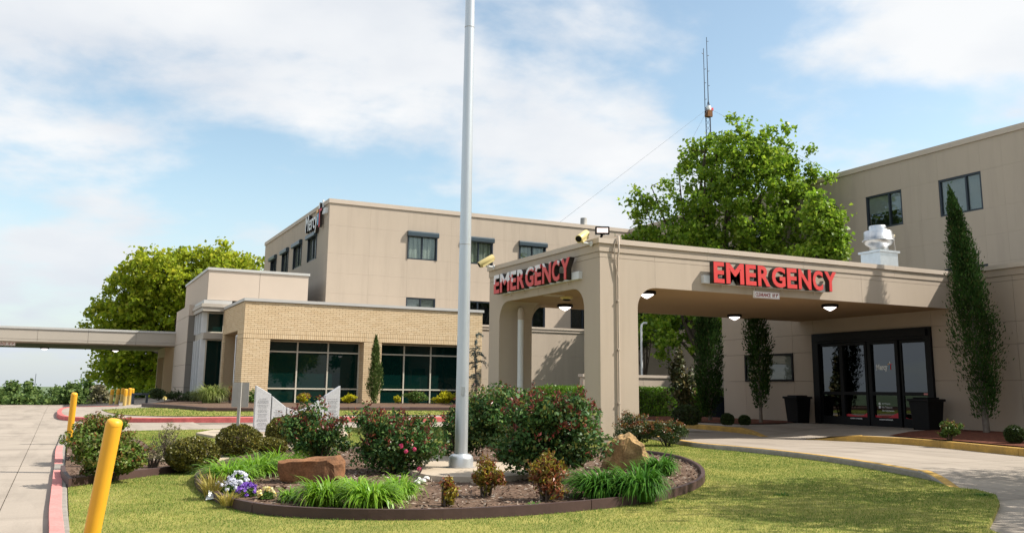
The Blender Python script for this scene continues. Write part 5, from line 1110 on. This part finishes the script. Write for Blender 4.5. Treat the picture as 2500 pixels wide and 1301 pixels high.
chips('mulch_chips', bed_line, 16000, 0.09, 0.055, 'loose bark chips scattered over the front flower bed', 5, [pad_poly])
chips('mulch_chips', lb_line, 3000, 0.09, 0.05, 'loose bark chips in the left shrub bed', 6, [walk_poly])

# ---- flower bed round the flagpole
RT = 'rose bushes round the flagpole'
bush('rose_bush', 'dark green rose bush with red tips before the granite memorial', 'bush', 778, 1135, 150, 138, 'rose', 6800, 0.055, 0.6, 30, 'red_tip', 900, RT)
bush('rose_bush', 'broad rose bush with pink roses left of the flagpole', 'bush', 970, 1152, 246, 142, 'rose', 10500, 0.055, 0.6, 40, 'red_tip', 1000, RT, 9, 0.8, flowers=[(980, 1088, 'pink', 22, 0.038), (991, 1101, 'pink', 18, 0.034), (1012, 1096, 'pink', 18, 0.034), (1024, 1145, 'pink', 20, 0.04)])
bush('rose_bush', 'smaller dark rose bush directly behind the flagpole', 'bush', 1120, 1122, 110, 130, 'rose', 3400, 0.055, 0.6, 22, 'red_tip', 160, RT, 7, 0.9)
bush('rose_bush', 'tall lighter green rose bush right behind the flagpole', 'bush', 1232, 1130, 215, 166, 'rose', 9800, 0.06, 0.6, 36, 'red_tip', 420, RT, 8, 0.9, lift=0.12)
bush('rose_bush', 'largest rose bush with bare lower stems before the front pillar', 'bush', 1338, 1174, 250, 190, 'rose', 13500, 0.058, 0.6, 52, 'red_tip', 1700, RT, 14, 0.9, lift=0.1)
NS = 'small russet shrubs at the front of the flower bed'
bush('nandina_shrub', 'smallest golden leaved shrub at the front of the bed', 'shrub', 1091, 1234, 42, 64, 'nandina', 420, 0.05, 0.38, 12, 'nandina_red', 90, NS, 5, lobe_f=0.42)
bush('nandina_shrub', 'gold and russet shrub in front of the flagpole pad', 'shrub', 1187, 1211, 66, 86, 'nandina', 800, 0.05, 0.38, 16, 'nandina_red', 420, NS, 6, tip_up=-0.6)
bush('nandina_shrub', 'larger russet red shrub below the big rose bush', 'shrub', 1334, 1221, 88, 104, 'nandina_red', 1500, 0.05, 0.4, 22, 'nandina', 300, NS, 6)
blades('grass_tuft', 'tiny dark green tuft beside the russet shrub', 'grass tuft', 1303, 1233, 36, 18, 'lily_dark', 60, 0.008)
DL = 'daylily clumps in the flower bed'
for px, row, w_, h_, mt, l, n in ((560, 1172, 125, 66, 'lily', 'leftmost daylily clump at the bed edge behind the straw grass', 230), (622, 1160, 130, 72, 'lily', 'bright daylily clump left of the brown boulder, behind the pansies', 240), (678, 1146, 120, 66, 'lily', 'daylily clump behind the brown boulder', 210), (708, 1222, 62, 48, 'lily', 'small daylily clump between the pansies and the big front clumps', 90), (792, 1231, 128, 88, 'lily', 'front daylily clump below the brown boulder', 260), (905, 1237, 140, 92, 'lily', 'large front daylily clump left of the smallest golden shrub', 280), (975, 1218, 92, 84, 'lily', 'daylily clump under the pink roses beside the bare twigs', 160), (868, 1205, 90, 60, 'lily', 'daylily clump half hidden between the front clumps', 150)):
    blades('daylily_clump', l, 'plant', px, row, w_, h_, mt, n, 0.017, DL)
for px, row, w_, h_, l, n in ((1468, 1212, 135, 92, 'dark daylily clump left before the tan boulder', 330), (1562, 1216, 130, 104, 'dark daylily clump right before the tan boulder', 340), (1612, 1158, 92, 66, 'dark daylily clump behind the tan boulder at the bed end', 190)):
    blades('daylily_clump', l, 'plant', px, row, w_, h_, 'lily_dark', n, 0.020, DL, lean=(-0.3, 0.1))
for px, row, l in ((1910, 1208, 'small dark green weed tuft in the lawn right of the flower bed'), (2395, 1208, 'small dark green weed tuft by the lawn corner at the right')): blades('grass_tuft', l, 'grass tuft', px, row, 34, 14, 'lily_dark', 90, 0.007, off=0.045)
blades('straw_grass', 'yellow straw coloured grass at the left tip of the bed', 'grass', 518, 1208, 70, 52, 'straw', 170, 0.008, None, 0.5)
blades('straw_grass', 'low yellowish grass before the white pansies', 'grass', 556, 1228, 62, 34, 'straw', 110, 0.008, None, 0.5)
def pansies(label, px, row, wpx, hpx, fm, n, green='rose_light'):
    P = Px(px, row); t = thing('pansy_plant', P.b, label, 'flowers', 'pansies at the bed tip'); b = np.array(P.b); r = np.array([P.m(wpx)/2, P.m(wpx)/2.4, P.m(hpx)*0.8]); C = b+np.abs(rnd(500))*np.array([1, 1, 1])*0; C = b+rnd(500)*r*rng.random((500, 1)); C[:, 2] = b[2]+np.abs(C[:, 2]-b[2])*0.8; leaf_obj('foliage', C, unit(rnd(500)+np.array([0, 0, 0.6])), rnd(500), 0.045*np.ones(500), 0.022*np.ones(500), LF[green], t)
    hub = b+rnd(n)*r; hub[:, 2] = b[2]+np.abs(hub[:, 2]-b[2])+r[2]*0.2; C = np.repeat(hub, 6, 0)+rnd(n*6)*0.014; leaf_obj('flower', C, rnd(n*6), unit(rnd(n*6)*0.6+np.array([-0.1, -0.6, 0.6])), 0.032*np.ones(n*6), 0.03*np.ones(n*6), LF[fm], t, kind='stuff')
pansies('upper patch of white pansies behind the others', 582, 1186, 54, 36, 'whitepetal', 30)
pansies('broad patch of white pansies at the bed tip', 560, 1206, 92, 34, 'whitepetal', 44)
pansies('purple pansies between the white ones', 604, 1210, 52, 30, 'purple', 30)
pansies('cream pansies right of the purple ones', 648, 1216, 48, 26, 'yellowpetal', 14)
# boulders
def boulder(label, pts2d, row, m, dep_m, seed, name='boulder', zb=0.08):
    """pts2d: photo outline (px,py) of the front face; depth given in metres"""
    xs = [p[0] for p in pts2d]; P = Px(sum(xs)/len(xs), row, zb); b = P.b; k = P.k*F_PX; t = thing(name, b, label, 'boulder', 'boulders in the flower bed'); bm = bmesh.new(); fw = Vector((-CR.y, CR.x, 0)).normalized(); r = random.Random(seed); rings = []
    ctr = Vector((0, 0, HEYE))+ray(sum(xs)/len(xs), sum(p[1] for p in pts2d)/len(pts2d))*k
    for j, (d, s) in enumerate(((-0.15, 0.80), (0.0, 0.98), (0.4, 1.03), (0.75, 0.92), (1.0, 0.6))):
        ring = []
        for x, y in pts2d:
            q = Vector((0, 0, HEYE))+ray(x, y)*k; q = ctr+(q-ctr)*s*r.uniform(0.96, 1.04)+fw*(d*dep_m+r.uniform(-0.03, 0.03)); q.z = max(q.z, b.z-0.06); ring.append(bm.verts.new(q-b))
        rings.append(ring)
    n = len(pts2d)
    for a, c in zip(rings, rings[1:]):
        for i in range(n): bm.faces.new((a[i], a[(i+1) % n], c[(i+1) % n], c[i]))
    bm.faces.new(list(reversed(rings[0]))); bm.faces.new(rings[-1]); bmesh.ops.triangulate(bm, faces=[f for f in bm.faces if len(f.verts) > 4]); bmesh.ops.subdivide_edges(bm, edges=bm.edges[:], cuts=3, use_grid_fill=True)
    from mathutils import noise
    for v in bm.verts:
        nv = noise.fractal(v.co*3.4+Vector((seed, 0, 0)), 0.8, 2.0, 5); v.co += (v.co-Vector((0, 0, 0.2))).normalized()*nv*(0.075 if seed == 9 else 0.04)
    bmesh.ops.recalc_face_normals(bm, faces=bm.faces[:]); me = bpy.data.meshes.new('boulder_rock'); bm.to_mesh(me); bm.free(); link('rock', me, t, m)
boulder('flat topped brown sandstone block among the daylilies', [(680, 1128), (700, 1122), (735, 1120), (790, 1117), (818, 1114), (834, 1132), (832, 1168), (790, 1182), (722, 1184), (684, 1172)], 1180, M['rock_brown'], 0.42, 3)
boulder('pointed tan boulder in front of the right pillar', [(1472, 1128), (1480, 1098), (1496, 1080), (1514, 1064), (1538, 1056), (1555, 1064), (1570, 1088), (1580, 1112), (1589, 1138), (1560, 1160), (1510, 1162), (1476, 1150)], 1150, M['rock_tan'], 0.35, 9)
P = Px(1012, 1178); t = thing('dead_twig', P.b, 'bare dead twigs with white stones beside the flagpole pad', 'twig'); mb = MB()
for dx, dz in ((28, 52), (14, 40), (40, 60), (-8, 26), (6, 18)): mb.tube([P.b, P.b+CR*P.m(dx*0.5)+UZ*P.m(dz*0.6), P.b+CR*P.m(dx)+UZ*P.m(dz)], [0.008, 0.006, 0.003], 5)
mb.build('twigs', M['bark_grey'], t)
for i, (x, y) in enumerate(((1022, 1176), (1032, 1180), (1040, 1173), (1016, 1183))):
    p = G(x, y, 0.09); mb = MB(); mb.lathe([(0.02, 0), (0.045, 0.02), (0.035, 0.05), (0.01, 0.06)], p, 7, Vector((0.2*i, 0.3, 1)).normalized(), False); tag(mb.build('stone', M['white_stone'], None, p), 'white stones lying by the bare twigs beside the pad', 'stone', 'white stones')
p = G(518, 1220, 0.05); MBt = MB()
for a in range(5): MBt.add([p+Vector((math.cos(a*1.3)*0.1, math.sin(a*1.3)*0.06, 0.01)), p+Vector((math.cos(a*1.3+1)*0.11, math.sin(a*1.3+1)*0.05, 0.02)), p+Vector((0.02*a-0.04, 0, 0.10-0.01*a)), p+Vector((-0.05, 0.03*a-0.06, 0.05))], [(0, 1, 2), (0, 2, 3)])
tag(MBt.build('crumpled_paper', M['white'], None, p), 'crumpled white paper lying on the lawn at the bed tip', 'litter')

# ---- left shrubs
bush('green_bush', 'upper half of the glossy green bush behind the near bollard', 'bush', 245, 1118, 146, 88, 'abelia', 8000, 0.055, 0.5, 34, 'nandina_red', 240, 'glossy green bushes in the left bed', 6, lobe_f=0.34)
bush('green_bush', 'larger glossy green bush in the left bed corner by the road', 'bush', 264, 1166, 176, 92, 'abelia', 11000, 0.055, 0.5, 40, 'nandina_red', 160, 'glossy green bushes in the left bed', 6, lobe_f=0.34)
bush('grey_shrub', 'sparse grey twiggy shrub behind the round boxwoods', 'shrub', 408, 1112, 66, 66, 'grey', 620, 0.05, 0.3, 14, None, 0, None, 12, lobe_f=0.45)
bush('grey_shrub', 'low sparse grey shrub beside the green bush', 'shrub', 372, 1140, 66, 48, 'grey', 480, 0.05, 0.3, 12, None, 0, None, 9)
def clipped(name, label, px, row, wpx, hpx, leaf, n=7000, size=0.03, group=None, off=0.09, flat=1.0):
    P = Px(px, row, off); b = P.b; t = thing(name, b, label, 'shrub', group); r = np.array([P.m(wpx)/2, P.m(wpx)/2, P.m(hpx)*0.56]); c = np.array([b.x, b.y, b.z+P.m(hpx)*0.46]); u = rnd(n)
    ph = rng.random(3)*6.28; bump = 1+0.035*np.sin(u[:, 0]*9+ph[0])*np.cos(u[:, 1]*8+ph[1])+0.03*np.sin(u[:, 2]*11+u[:, 0]*6+ph[2])
    q = bump*(1-0.16*rng.random(n)**2.2)+0.03*rng.normal(size=n)*(rng.random(n) < 0.3); C = c+u*r*q[:, None]; ok = C[:, 2] > b.z+0.0; C, u = C[ok], u[ok]; nn = unit(u/r); s_ = size*rng.uniform(0.6, 1.4, len(C))
    leaf_obj('foliage', C, unit(rnd(len(C))*0.8+nn*0.7), unit(nn*0.5+rnd(len(C))*0.7), s_, s_*0.55, LF[leaf], t)
    m = MB(); m.lathe([(r[0]*0.86*math.sqrt(max(0, 1-k*k)), r[2]*0.86*k) for k in (-0.8, -0.5, -0.1, 0.3, 0.6, 0.85, 0.98)], Vector(c), 14); m.build('dark_core', M['bark'], t); return t  # solid dark core added behind the leaves, no modelled branches
BX = 'clipped round boxwoods'
for px, row, w_, h_, l, lf in ((468, 1146, 124, 76, 'round olive boxwood at the left bed, next to the lawn', 'boxwood'), (581, 1114, 110, 76, 'round olive boxwood behind the blank sign', 'boxwood'), (694, 1084, 92, 66, 'round olive boxwood before the granite memorial', 'boxwood'), (652, 1110, 95, 40, 'flat low olive shrub left of the first rose bush', 'boxwood')):
    clipped('boxwood', l, px, row, w_, h_, lf, 8500, 0.036, BX)
# ---- right of the bed, by the pillar
for px, row, w_, h_, l in ((1548, 1086, 90, 66, 'low russet shrub against the front pillar'), (1628, 1088, 98, 58, 'low russet shrub at the kerb right of the front pillar')):
    bush('nandina_shrub', l, 'shrub', px, row, w_, h_, 'yew', 4600, 0.05, 0.42, 24, 'nandina_red', 900, 'russet shrubs by the pillar', 5, off=0.05)
# ---- clipped hedge behind the pillars
def hedge(label, x0, x1, y0, y1, z0, z1, n):
    t = thing('hedge', (x0, y0, z0), label, 'hedge', 'clipped hedges behind the pillars'); f = rng.random(n); x = rng.uniform(x0, x1, n); y = rng.uniform(y0, y1, n); z = rng.uniform(z0, z1, n); top = f < 0.36; fr = (f >= 0.36) & (f < 0.9); ls = f >= 0.9
    z[top] = z1; y[fr] = y0; x[ls] = x0; C = np.stack([x, y, z], 1)+rng.normal(size=(n, 3))*0.045
    q = np.clip((C[:, 2]-(z1-0.12))/0.15, 0, 1); C[:, 1] += np.where(fr, q*0.08, 0); nrm = np.where(top[:, None], [0, 0, 1.0], np.where(fr[:, None], [0, -1.0, 0.2], [-1.0, 0, 0.2])); s = 0.07*rng.uniform(0.6, 1.4, n)
    leaf_obj('foliage', C, unit(rnd(n)*0.7+nrm*0.5+np.array([0, 0, 0.6])), unit(nrm+rnd(n)*0.7), s, s*0.45, LF['hedge'], t)
    MB().box(x0+0.10, x1-0.06, y0+0.10, y1-0.06, z0, z1-0.09).build('dark_core', M['bark'], t)  # solid dark core inside the hedge leaves
xa, xb = PY(1341, 990, 30.2).x, PY(1772, 990, 30.2).x
hedge('long clipped green hedge running behind the canopy pillars', xa, xb, 30.2, 31.4, 0.1, PY(1390, 947, 30.2).z, 26000)
# ---- planting along the brick building
SP = 'yellow spirea bushes along the brick building'
def atY(px, row, Y): p = PY(px, row, Y); return Vector((p.x, Y, zg(p.x, Y)+0.17))
bush('spirea_bush', 'round yellow bush right of the granite memorial', 'bush', 851, 998, 46, 30, 'spirea', 1500, 0.07, 0.55, 18, None, 0, SP, 3, base=atY(851, 998, 40.6), off=0.3)
bush('spirea_bush', 'yellow and russet bush between the memorial slabs', 'bush', 745, 994, 44, 26, 'spirea', 1200, 0.07, 0.55, 16, 'nandina_red', 200, SP, 3, base=atY(745, 994, 40.6), off=0.3)
bush('spirea_bush', 'wide yellow bush beside the flagpole before the right window', 'bush', 1084, 996, 84, 34, 'spirea', 2600, 0.07, 0.55, 24, None, 0, SP, 3, base=atY(1084, 996, 40.4), off=0.3, depth_f=0.7)
bush('spirea_bush', 'smallest yellow bush left of the green bush below the window', 'bush', 970, 996, 24, 20, 'spirea', 600, 0.07, 0.55, 10, None, 0, SP, 2, base=atY(970, 996, 40.4), off=0.3)
bush('green_bush', 'green bush with red buds below the right brick building window', 'bush', 1012, 996, 78, 36, 'rose_light', 2400, 0.07, 0.55, 22, 'red_tip', 60, None, 3, base=atY(1012, 996, 40.6), off=0.3, depth_f=0.7)
bush('green_bush', 'small green bush right of the blank sign at the brick corner', 'bush', 614, 1003, 40, 36, 'rose_light', 1100, 0.07, 0.55, 14, None, 0, None, 3, base=atY(614, 1003, 40.5), off=0.3)
blades('fountain_grass', 'arching pale green fountain grass before the lobby corner', 'grass clump', 514, 1001, 100, 78, 'fountain', 420, 0.03, None, 1.0, base=atY(514, 1001, 41.0), off=0.3)
bush('red_twig_shrub', 'upright reddish twiggy shrub beside the fountain grass', 'shrub', 561, 1002, 34, 54, 'nandina_red', 340, 0.08, 0.3, 10, None, 0, None, 10, base=atY(561, 1002, 40.4), off=0.3)
for px, row, w_, h_, Y, l in ((470, 998, 70, 30, 43.5, 'low dark green shrub before the lobby fins'), (430, 994, 90, 26, 45.5, 'spreading dark green ground shrub before the lobby pier'), (385, 990, 60, 34, 50, 'dark green shrub left of the lobby pier under the walkway canopy'), (590, 1000, 40, 26, 41.2, 'low dark shrub at the brick recess')):
    bush('dark_shrub', l, 'shrub', px, row, w_, h_, 'yew', 2200, 0.08, 0.5, 22, None, 0, 'dark shrubs before the lobby', 3, base=atY(px, row, Y), off=0.3)
p = atY(401, 990, 41.5); t = thing('yellow_flower', p, 'single yellow flower at the edging before the dark shrubs', 'flower'); C = np.array(p)+np.array([0, 0, 0.22])+rnd(30)*0.06; leaf_obj('flower', C, rnd(30), rnd(30), 0.08*np.ones(30), 0.07*np.ones(30), LF['yellowpetal'], t); MB().tube([p, p+UZ*0.2], 0.012, 5).build('stem', M['bark'], t)
b = atY(912, 996, 41.2); P = Px(912, 996, 0.3); hgt = (PY(915, 822, 41.2).z-b.z)
juniper('narrow light green juniper between the two brick building windows', b, hgt, 0.37, 'juniper_light', 5200, 0.12, (0, 0), 0.05, 0.11, 0.22, None, 0.3)
def cedar(label, base, h):
    t = thing('weeping_cedar', base, label, 'tree'); b = Vector(base); mb = MB(); C = []; D = []
    P = [b, b+Vector((0.05, 0, h*0.3)), b+Vector((-0.06, 0, h*0.62)), b+Vector((0.02, 0, h))]; mb.tube(P, [0.05, 0.04, 0.03, 0.01], 7)
    for i in range(30):
        q = random.uniform(0.16, 1.0); o = b+Vector((0, 0, h*q)); a = random.random()*6.283; L_ = random.uniform(0.35, 0.95)*(1.15-0.6*q); pts = [o]
        for j in range(1, 6):
            u = j/5; pts.append(o+Vector((math.cos(a)*L_*u, math.sin(a)*L_*u, 0.14*math.sin(u*2.6)-0.40*u*u*L_)))
        mb.tube(pts, [0.014, 0.012, 0.010, 0.008, 0.005, 0.003], 4, False)
        for p0, p1 in zip(pts, pts[1:]):
            for _ in range(8): C.append(p0.lerp(p1, random.random())); D.append(Vector((random.gauss(0, 1), random.gauss(0, 1), random.gauss(0, 1)-0.2)))
    C = np.array([tuple(c) for c in C])+rng.normal(size=(len(C), 3))*0.025; D = np.array([tuple(c) for c in D]); n = len(C); leaf_obj('crown', C, D, rnd(n), 0.13*rng.uniform(.6, 1.4, n), 0.032*np.ones(n), LF['cedar'], t); mb.build('trunk', M['bark_grey'], t)
b = atY(1160, 990, 40.6); cedar('sparse blue weeping cedar right of the flagpole by the brick wall', b, PY(1166, 815, 40.6).z-b.z)
# ---- entrance planting
juniper('tall columnar juniper right of the entrance, tip reaching past the upper windows', (21.55, 16.0, 0.20), 6.55, 0.60, 'juniper', 30000, 0.55, (-0.01, 0.075), 0.085, 0.075, 0.27, belly=0.36, tipw=0.05, bark='bark_grey')
juniper('shaded columnar juniper left of the entrance with its trunk by the utility box', (20.4, 25.75, 0.2), 5.2, 0.52, 'juniper', 17000, 0.30, (0, 0), 0.07, 0.09, 0.15, belly=0.3, tipw=0.5, bark='bark_grey')
juniper('shaded open juniper before the mirrored window left of the entrance', (20.55, 23.35, 0.2), 4.6, 0.46, 'juniper', 10500, 0.65, (-0.01, 0), 0.06, 0.09, 0.28, belly=0.5, tipw=0.5, bark='bark_grey')
RB = 'round clipped shrubs by the entrance'
for px, row, w_, h_, l, lf in ((1677, 1036, 72, 46, 'largest round dark green shrub in front of the hedge', 'yew'), (1776, 1036, 32, 26, 'left one of two small round shrubs along the entrance wall', 'yew'), (1818, 1036, 28, 22, 'right one of two small round shrubs along the entrance wall', 'yew'), (2318, 1070, 58, 38, 'loose green and russet shrub in the mulch beside the tall juniper', 'rose_light'), (2478, 1078, 44, 38, 'small boxy shrub at the far right by the entrance wing wall', 'yew')):
    if lf == 'yew': clipped('round_shrub', l, px, row, w_, h_, lf, 6000, 0.05, RB, 0.2)
    else: bush('round_shrub', l, 'shrub', px, row, w_, h_, lf, 3000, 0.05, 0.5, 20, 'nandina_red', 260, RB, 4, off=0.2, lobe_f=0.38)
bush('magnolia_shrub', 'upright glossy magnolia in front of the hedge', 'shrub', 1666, 1028, 58, 146, 'magnolia', 1500, 0.16, 0.5, 26, None, 0, None, 4, off=0.15, lobe_f=0.36)
# ---- trees
tree('maple_tree', 'large bright green leafy tree rising behind the emergency canopy', (27.0, 34.6, 0.2), [(1790, 440, 95, 95), (1728, 490, 60, 75), (1870, 430, 75, 85), (1750, 378, 65, 50), (1722, 372, 40, 45), (1828, 352, 42, 48), (1818, 318, 16, 20), (1880, 395, 45, 50), (1725, 335, 16, 30), (1655, 400, 18, 55), (1905, 360, 16, 30), (1940, 440, 30, 40), (1565, 480, 18, 35), (1590, 455, 10, 22), (1965, 455, 22, 25), (1620, 540, 70, 80), (1690, 600, 110, 60), (1800, 570, 120, 70), (1900, 530, 75, 80), (1585, 600, 55, 50), (1880, 620, 100, 45), (1620, 820, 75, 55), (1700, 790, 70, 45), (1575, 780, 30, 30)], 44.0, 'maple', 540, 60, 0.19, 0.20, 2.6, spread=0.36, limbs=22, twigs=140, yspread=3.4, limb_r=0.6)
tree('young_tree', 'smaller pale green tree right of the large tree, above the canopy roof', (24.6, 27.6, 0.2), [(2010, 560, 42, 60), (2030, 600, 40, 45), (1985, 620, 35, 35), (2000, 510, 22, 40)], 36.0, 'maple', 95, 55, 0.17, 0.07, 2.6, spread=0.30, limbs=7, twigs=30, yspread=0.8)
tree('ornamental_tree', 'small tree hidden behind the front pillar, shading the annex wall', (28.6, 41.6, 0.2), [(1560, 720, 40, 70), (1580, 800, 40, 50)], 50.0, 'far', 110, 40, 0.17, 0.08, 1.6, spread=0.34, limbs=8, twigs=30, yspread=1.1)
tree('oak_tree', 'broad yellow green tree rising behind the walkway canopy and lobby', (9.5, 78, -0.5), [(330, 760, 100, 110), (280, 800, 70, 75), (400, 700, 110, 90), (480, 670, 100, 60), (560, 660, 80, 55), (430, 770, 90, 90), (330, 860, 90, 90), (290, 900, 70, 50), (400, 880, 70, 70), (545, 628, 45, 28), (610, 650, 35, 25), (370, 655, 60, 45), (340, 920, 70, 30)], 78.0, 'oak', 640, 60, 0.36, 0.38, 3.2, spread=0.62, limbs=16, twigs=80, yspread=5.0, limb_r=0.4)
# trees beyond the crest at far left
FT = 'trees beyond the road crest at far left'; kinds = ['dark round tree', 'pale bushy tree', 'loose feathery tree', 'low spreading tree']
where = ['at the very left edge of the photo', 'second from the left edge', 'third from the left edge', 'before the faint mast on the horizon', 'right of the faint mast', 'left of the plain yellow bollard', 'directly behind the plain yellow bollard', 'right of the plain yellow bollard', 'left of the bollard cluster', 'behind the bollard cluster', 'behind the bench', 'between bench and lobby']
fx = [(-15, 958, 34, 30), (22, 944, 18, 44), (52, 966, 26, 24), (75, 946, 20, 40), (108, 968, 30, 20), (140, 958, 24, 32), (172, 948, 22, 38), (212, 942, 28, 42), (250, 964, 28, 24), (305, 956, 40, 34), (350, 946, 34, 44), (395, 958, 36, 30)]
for i, ((x, y, rx, ry), wh) in enumerate(zip(fx, where)):
    y += 20; ry *= 0.92
    dep = (92, 100, 88, 96)[i % 4]; c = Vector((0, 0, HEYE))+ray(x, 975)*dep; kn = kinds[(i*3+1) % 4]
    tree('far_tree', '%s %s' % (kn, wh), (c.x, c.y, -5.0), [(x, y, rx, ry), (x-rx*0.5, y+ry*0.4, rx*0.7, ry*0.6), (x+rx*0.5, y+ry*0.35, rx*0.7, ry*0.6), (x, y+ry*0.9, rx*1.1, ry*0.7)], dep, 'far', 90, 42, 0.34, 0.14, 2.2, spread=0.50, limbs=5, twigs=6, yspread=1.6, group=FT)
tree('blossom_tree', 'greyish pale shrub left of the bollard cluster', (3.2, 80, -2), [(245, 965, 16, 20)], 84.0, 'grey', 40, 40, 0.3, 0.1, 1.6, spread=0.4, limbs=4, twigs=8, yspread=1.2, group=FT)
# trees on the camera's side of the car park: out of frame, they shade the drive and show in the glass
def plain_tree(label, x, y, h, r, leaf='oak', ncl=160, per=42, size=0.26):
    t = thing('park_tree', (x, y, 0), label, 'tree', 'trees on the near side of the car park'); c = np.array([x, y, h*0.62]); R0 = np.array([r, r, h*0.38]); cl = c+rnd(ncl)*R0*(rng.random((ncl, 1))**0.4); n = ncl*per; j = np.repeat(np.arange(ncl), per); C = cl[j]+rng.normal(size=(n, 3))*0.36; s = size*rng.uniform(0.6, 1.3, n); leaf_obj('crown', C, unit(rnd(n)+np.array([0, 0, -0.2])), unit(rnd(n)+np.array([0, 0, 0.7])), s, s*0.75, LF[leaf], t)
    mb = MB(); mb.tube([(x, y, -0.1), (x+0.05, y, h*0.3), (x, y+0.1, h*0.75)], [0.2, 0.16, 0.05], 8)
    for k in range(8): e = Vector(cl[rng.integers(0, ncl)]); mb.tube([(x, y, h*0.32), Vector((x, y, h*0.4)).lerp(e, 0.5), e], [0.08, 0.05, 0.02], 6)
    mb.build('trunk', M['bark'], t)
plain_tree('shade tree just outside the right edge, dappling the drive', 17.6, 4.9, 8.0, 3.0, ncl=140, per=110, size=0.14)
plain_tree('second shade tree nearer the camera, dappling the lawn', 13.6, 4.0, 8.2, 2.8, ncl=95, per=110, size=0.14)
for i, (x, y, h, r) in enumerate(((6, -24, 8.5, 4), (15, -22, 9, 4.5), (24, -25, 8, 4), (33, -23, 9, 4.5), (43, -26, 9.5, 4.5), (53, -24, 8.5, 4))):
    plain_tree('leafy tree on the near side of the car park, seen only in reflections', x, y, h, r, 'far', 110, 30, 0.5)
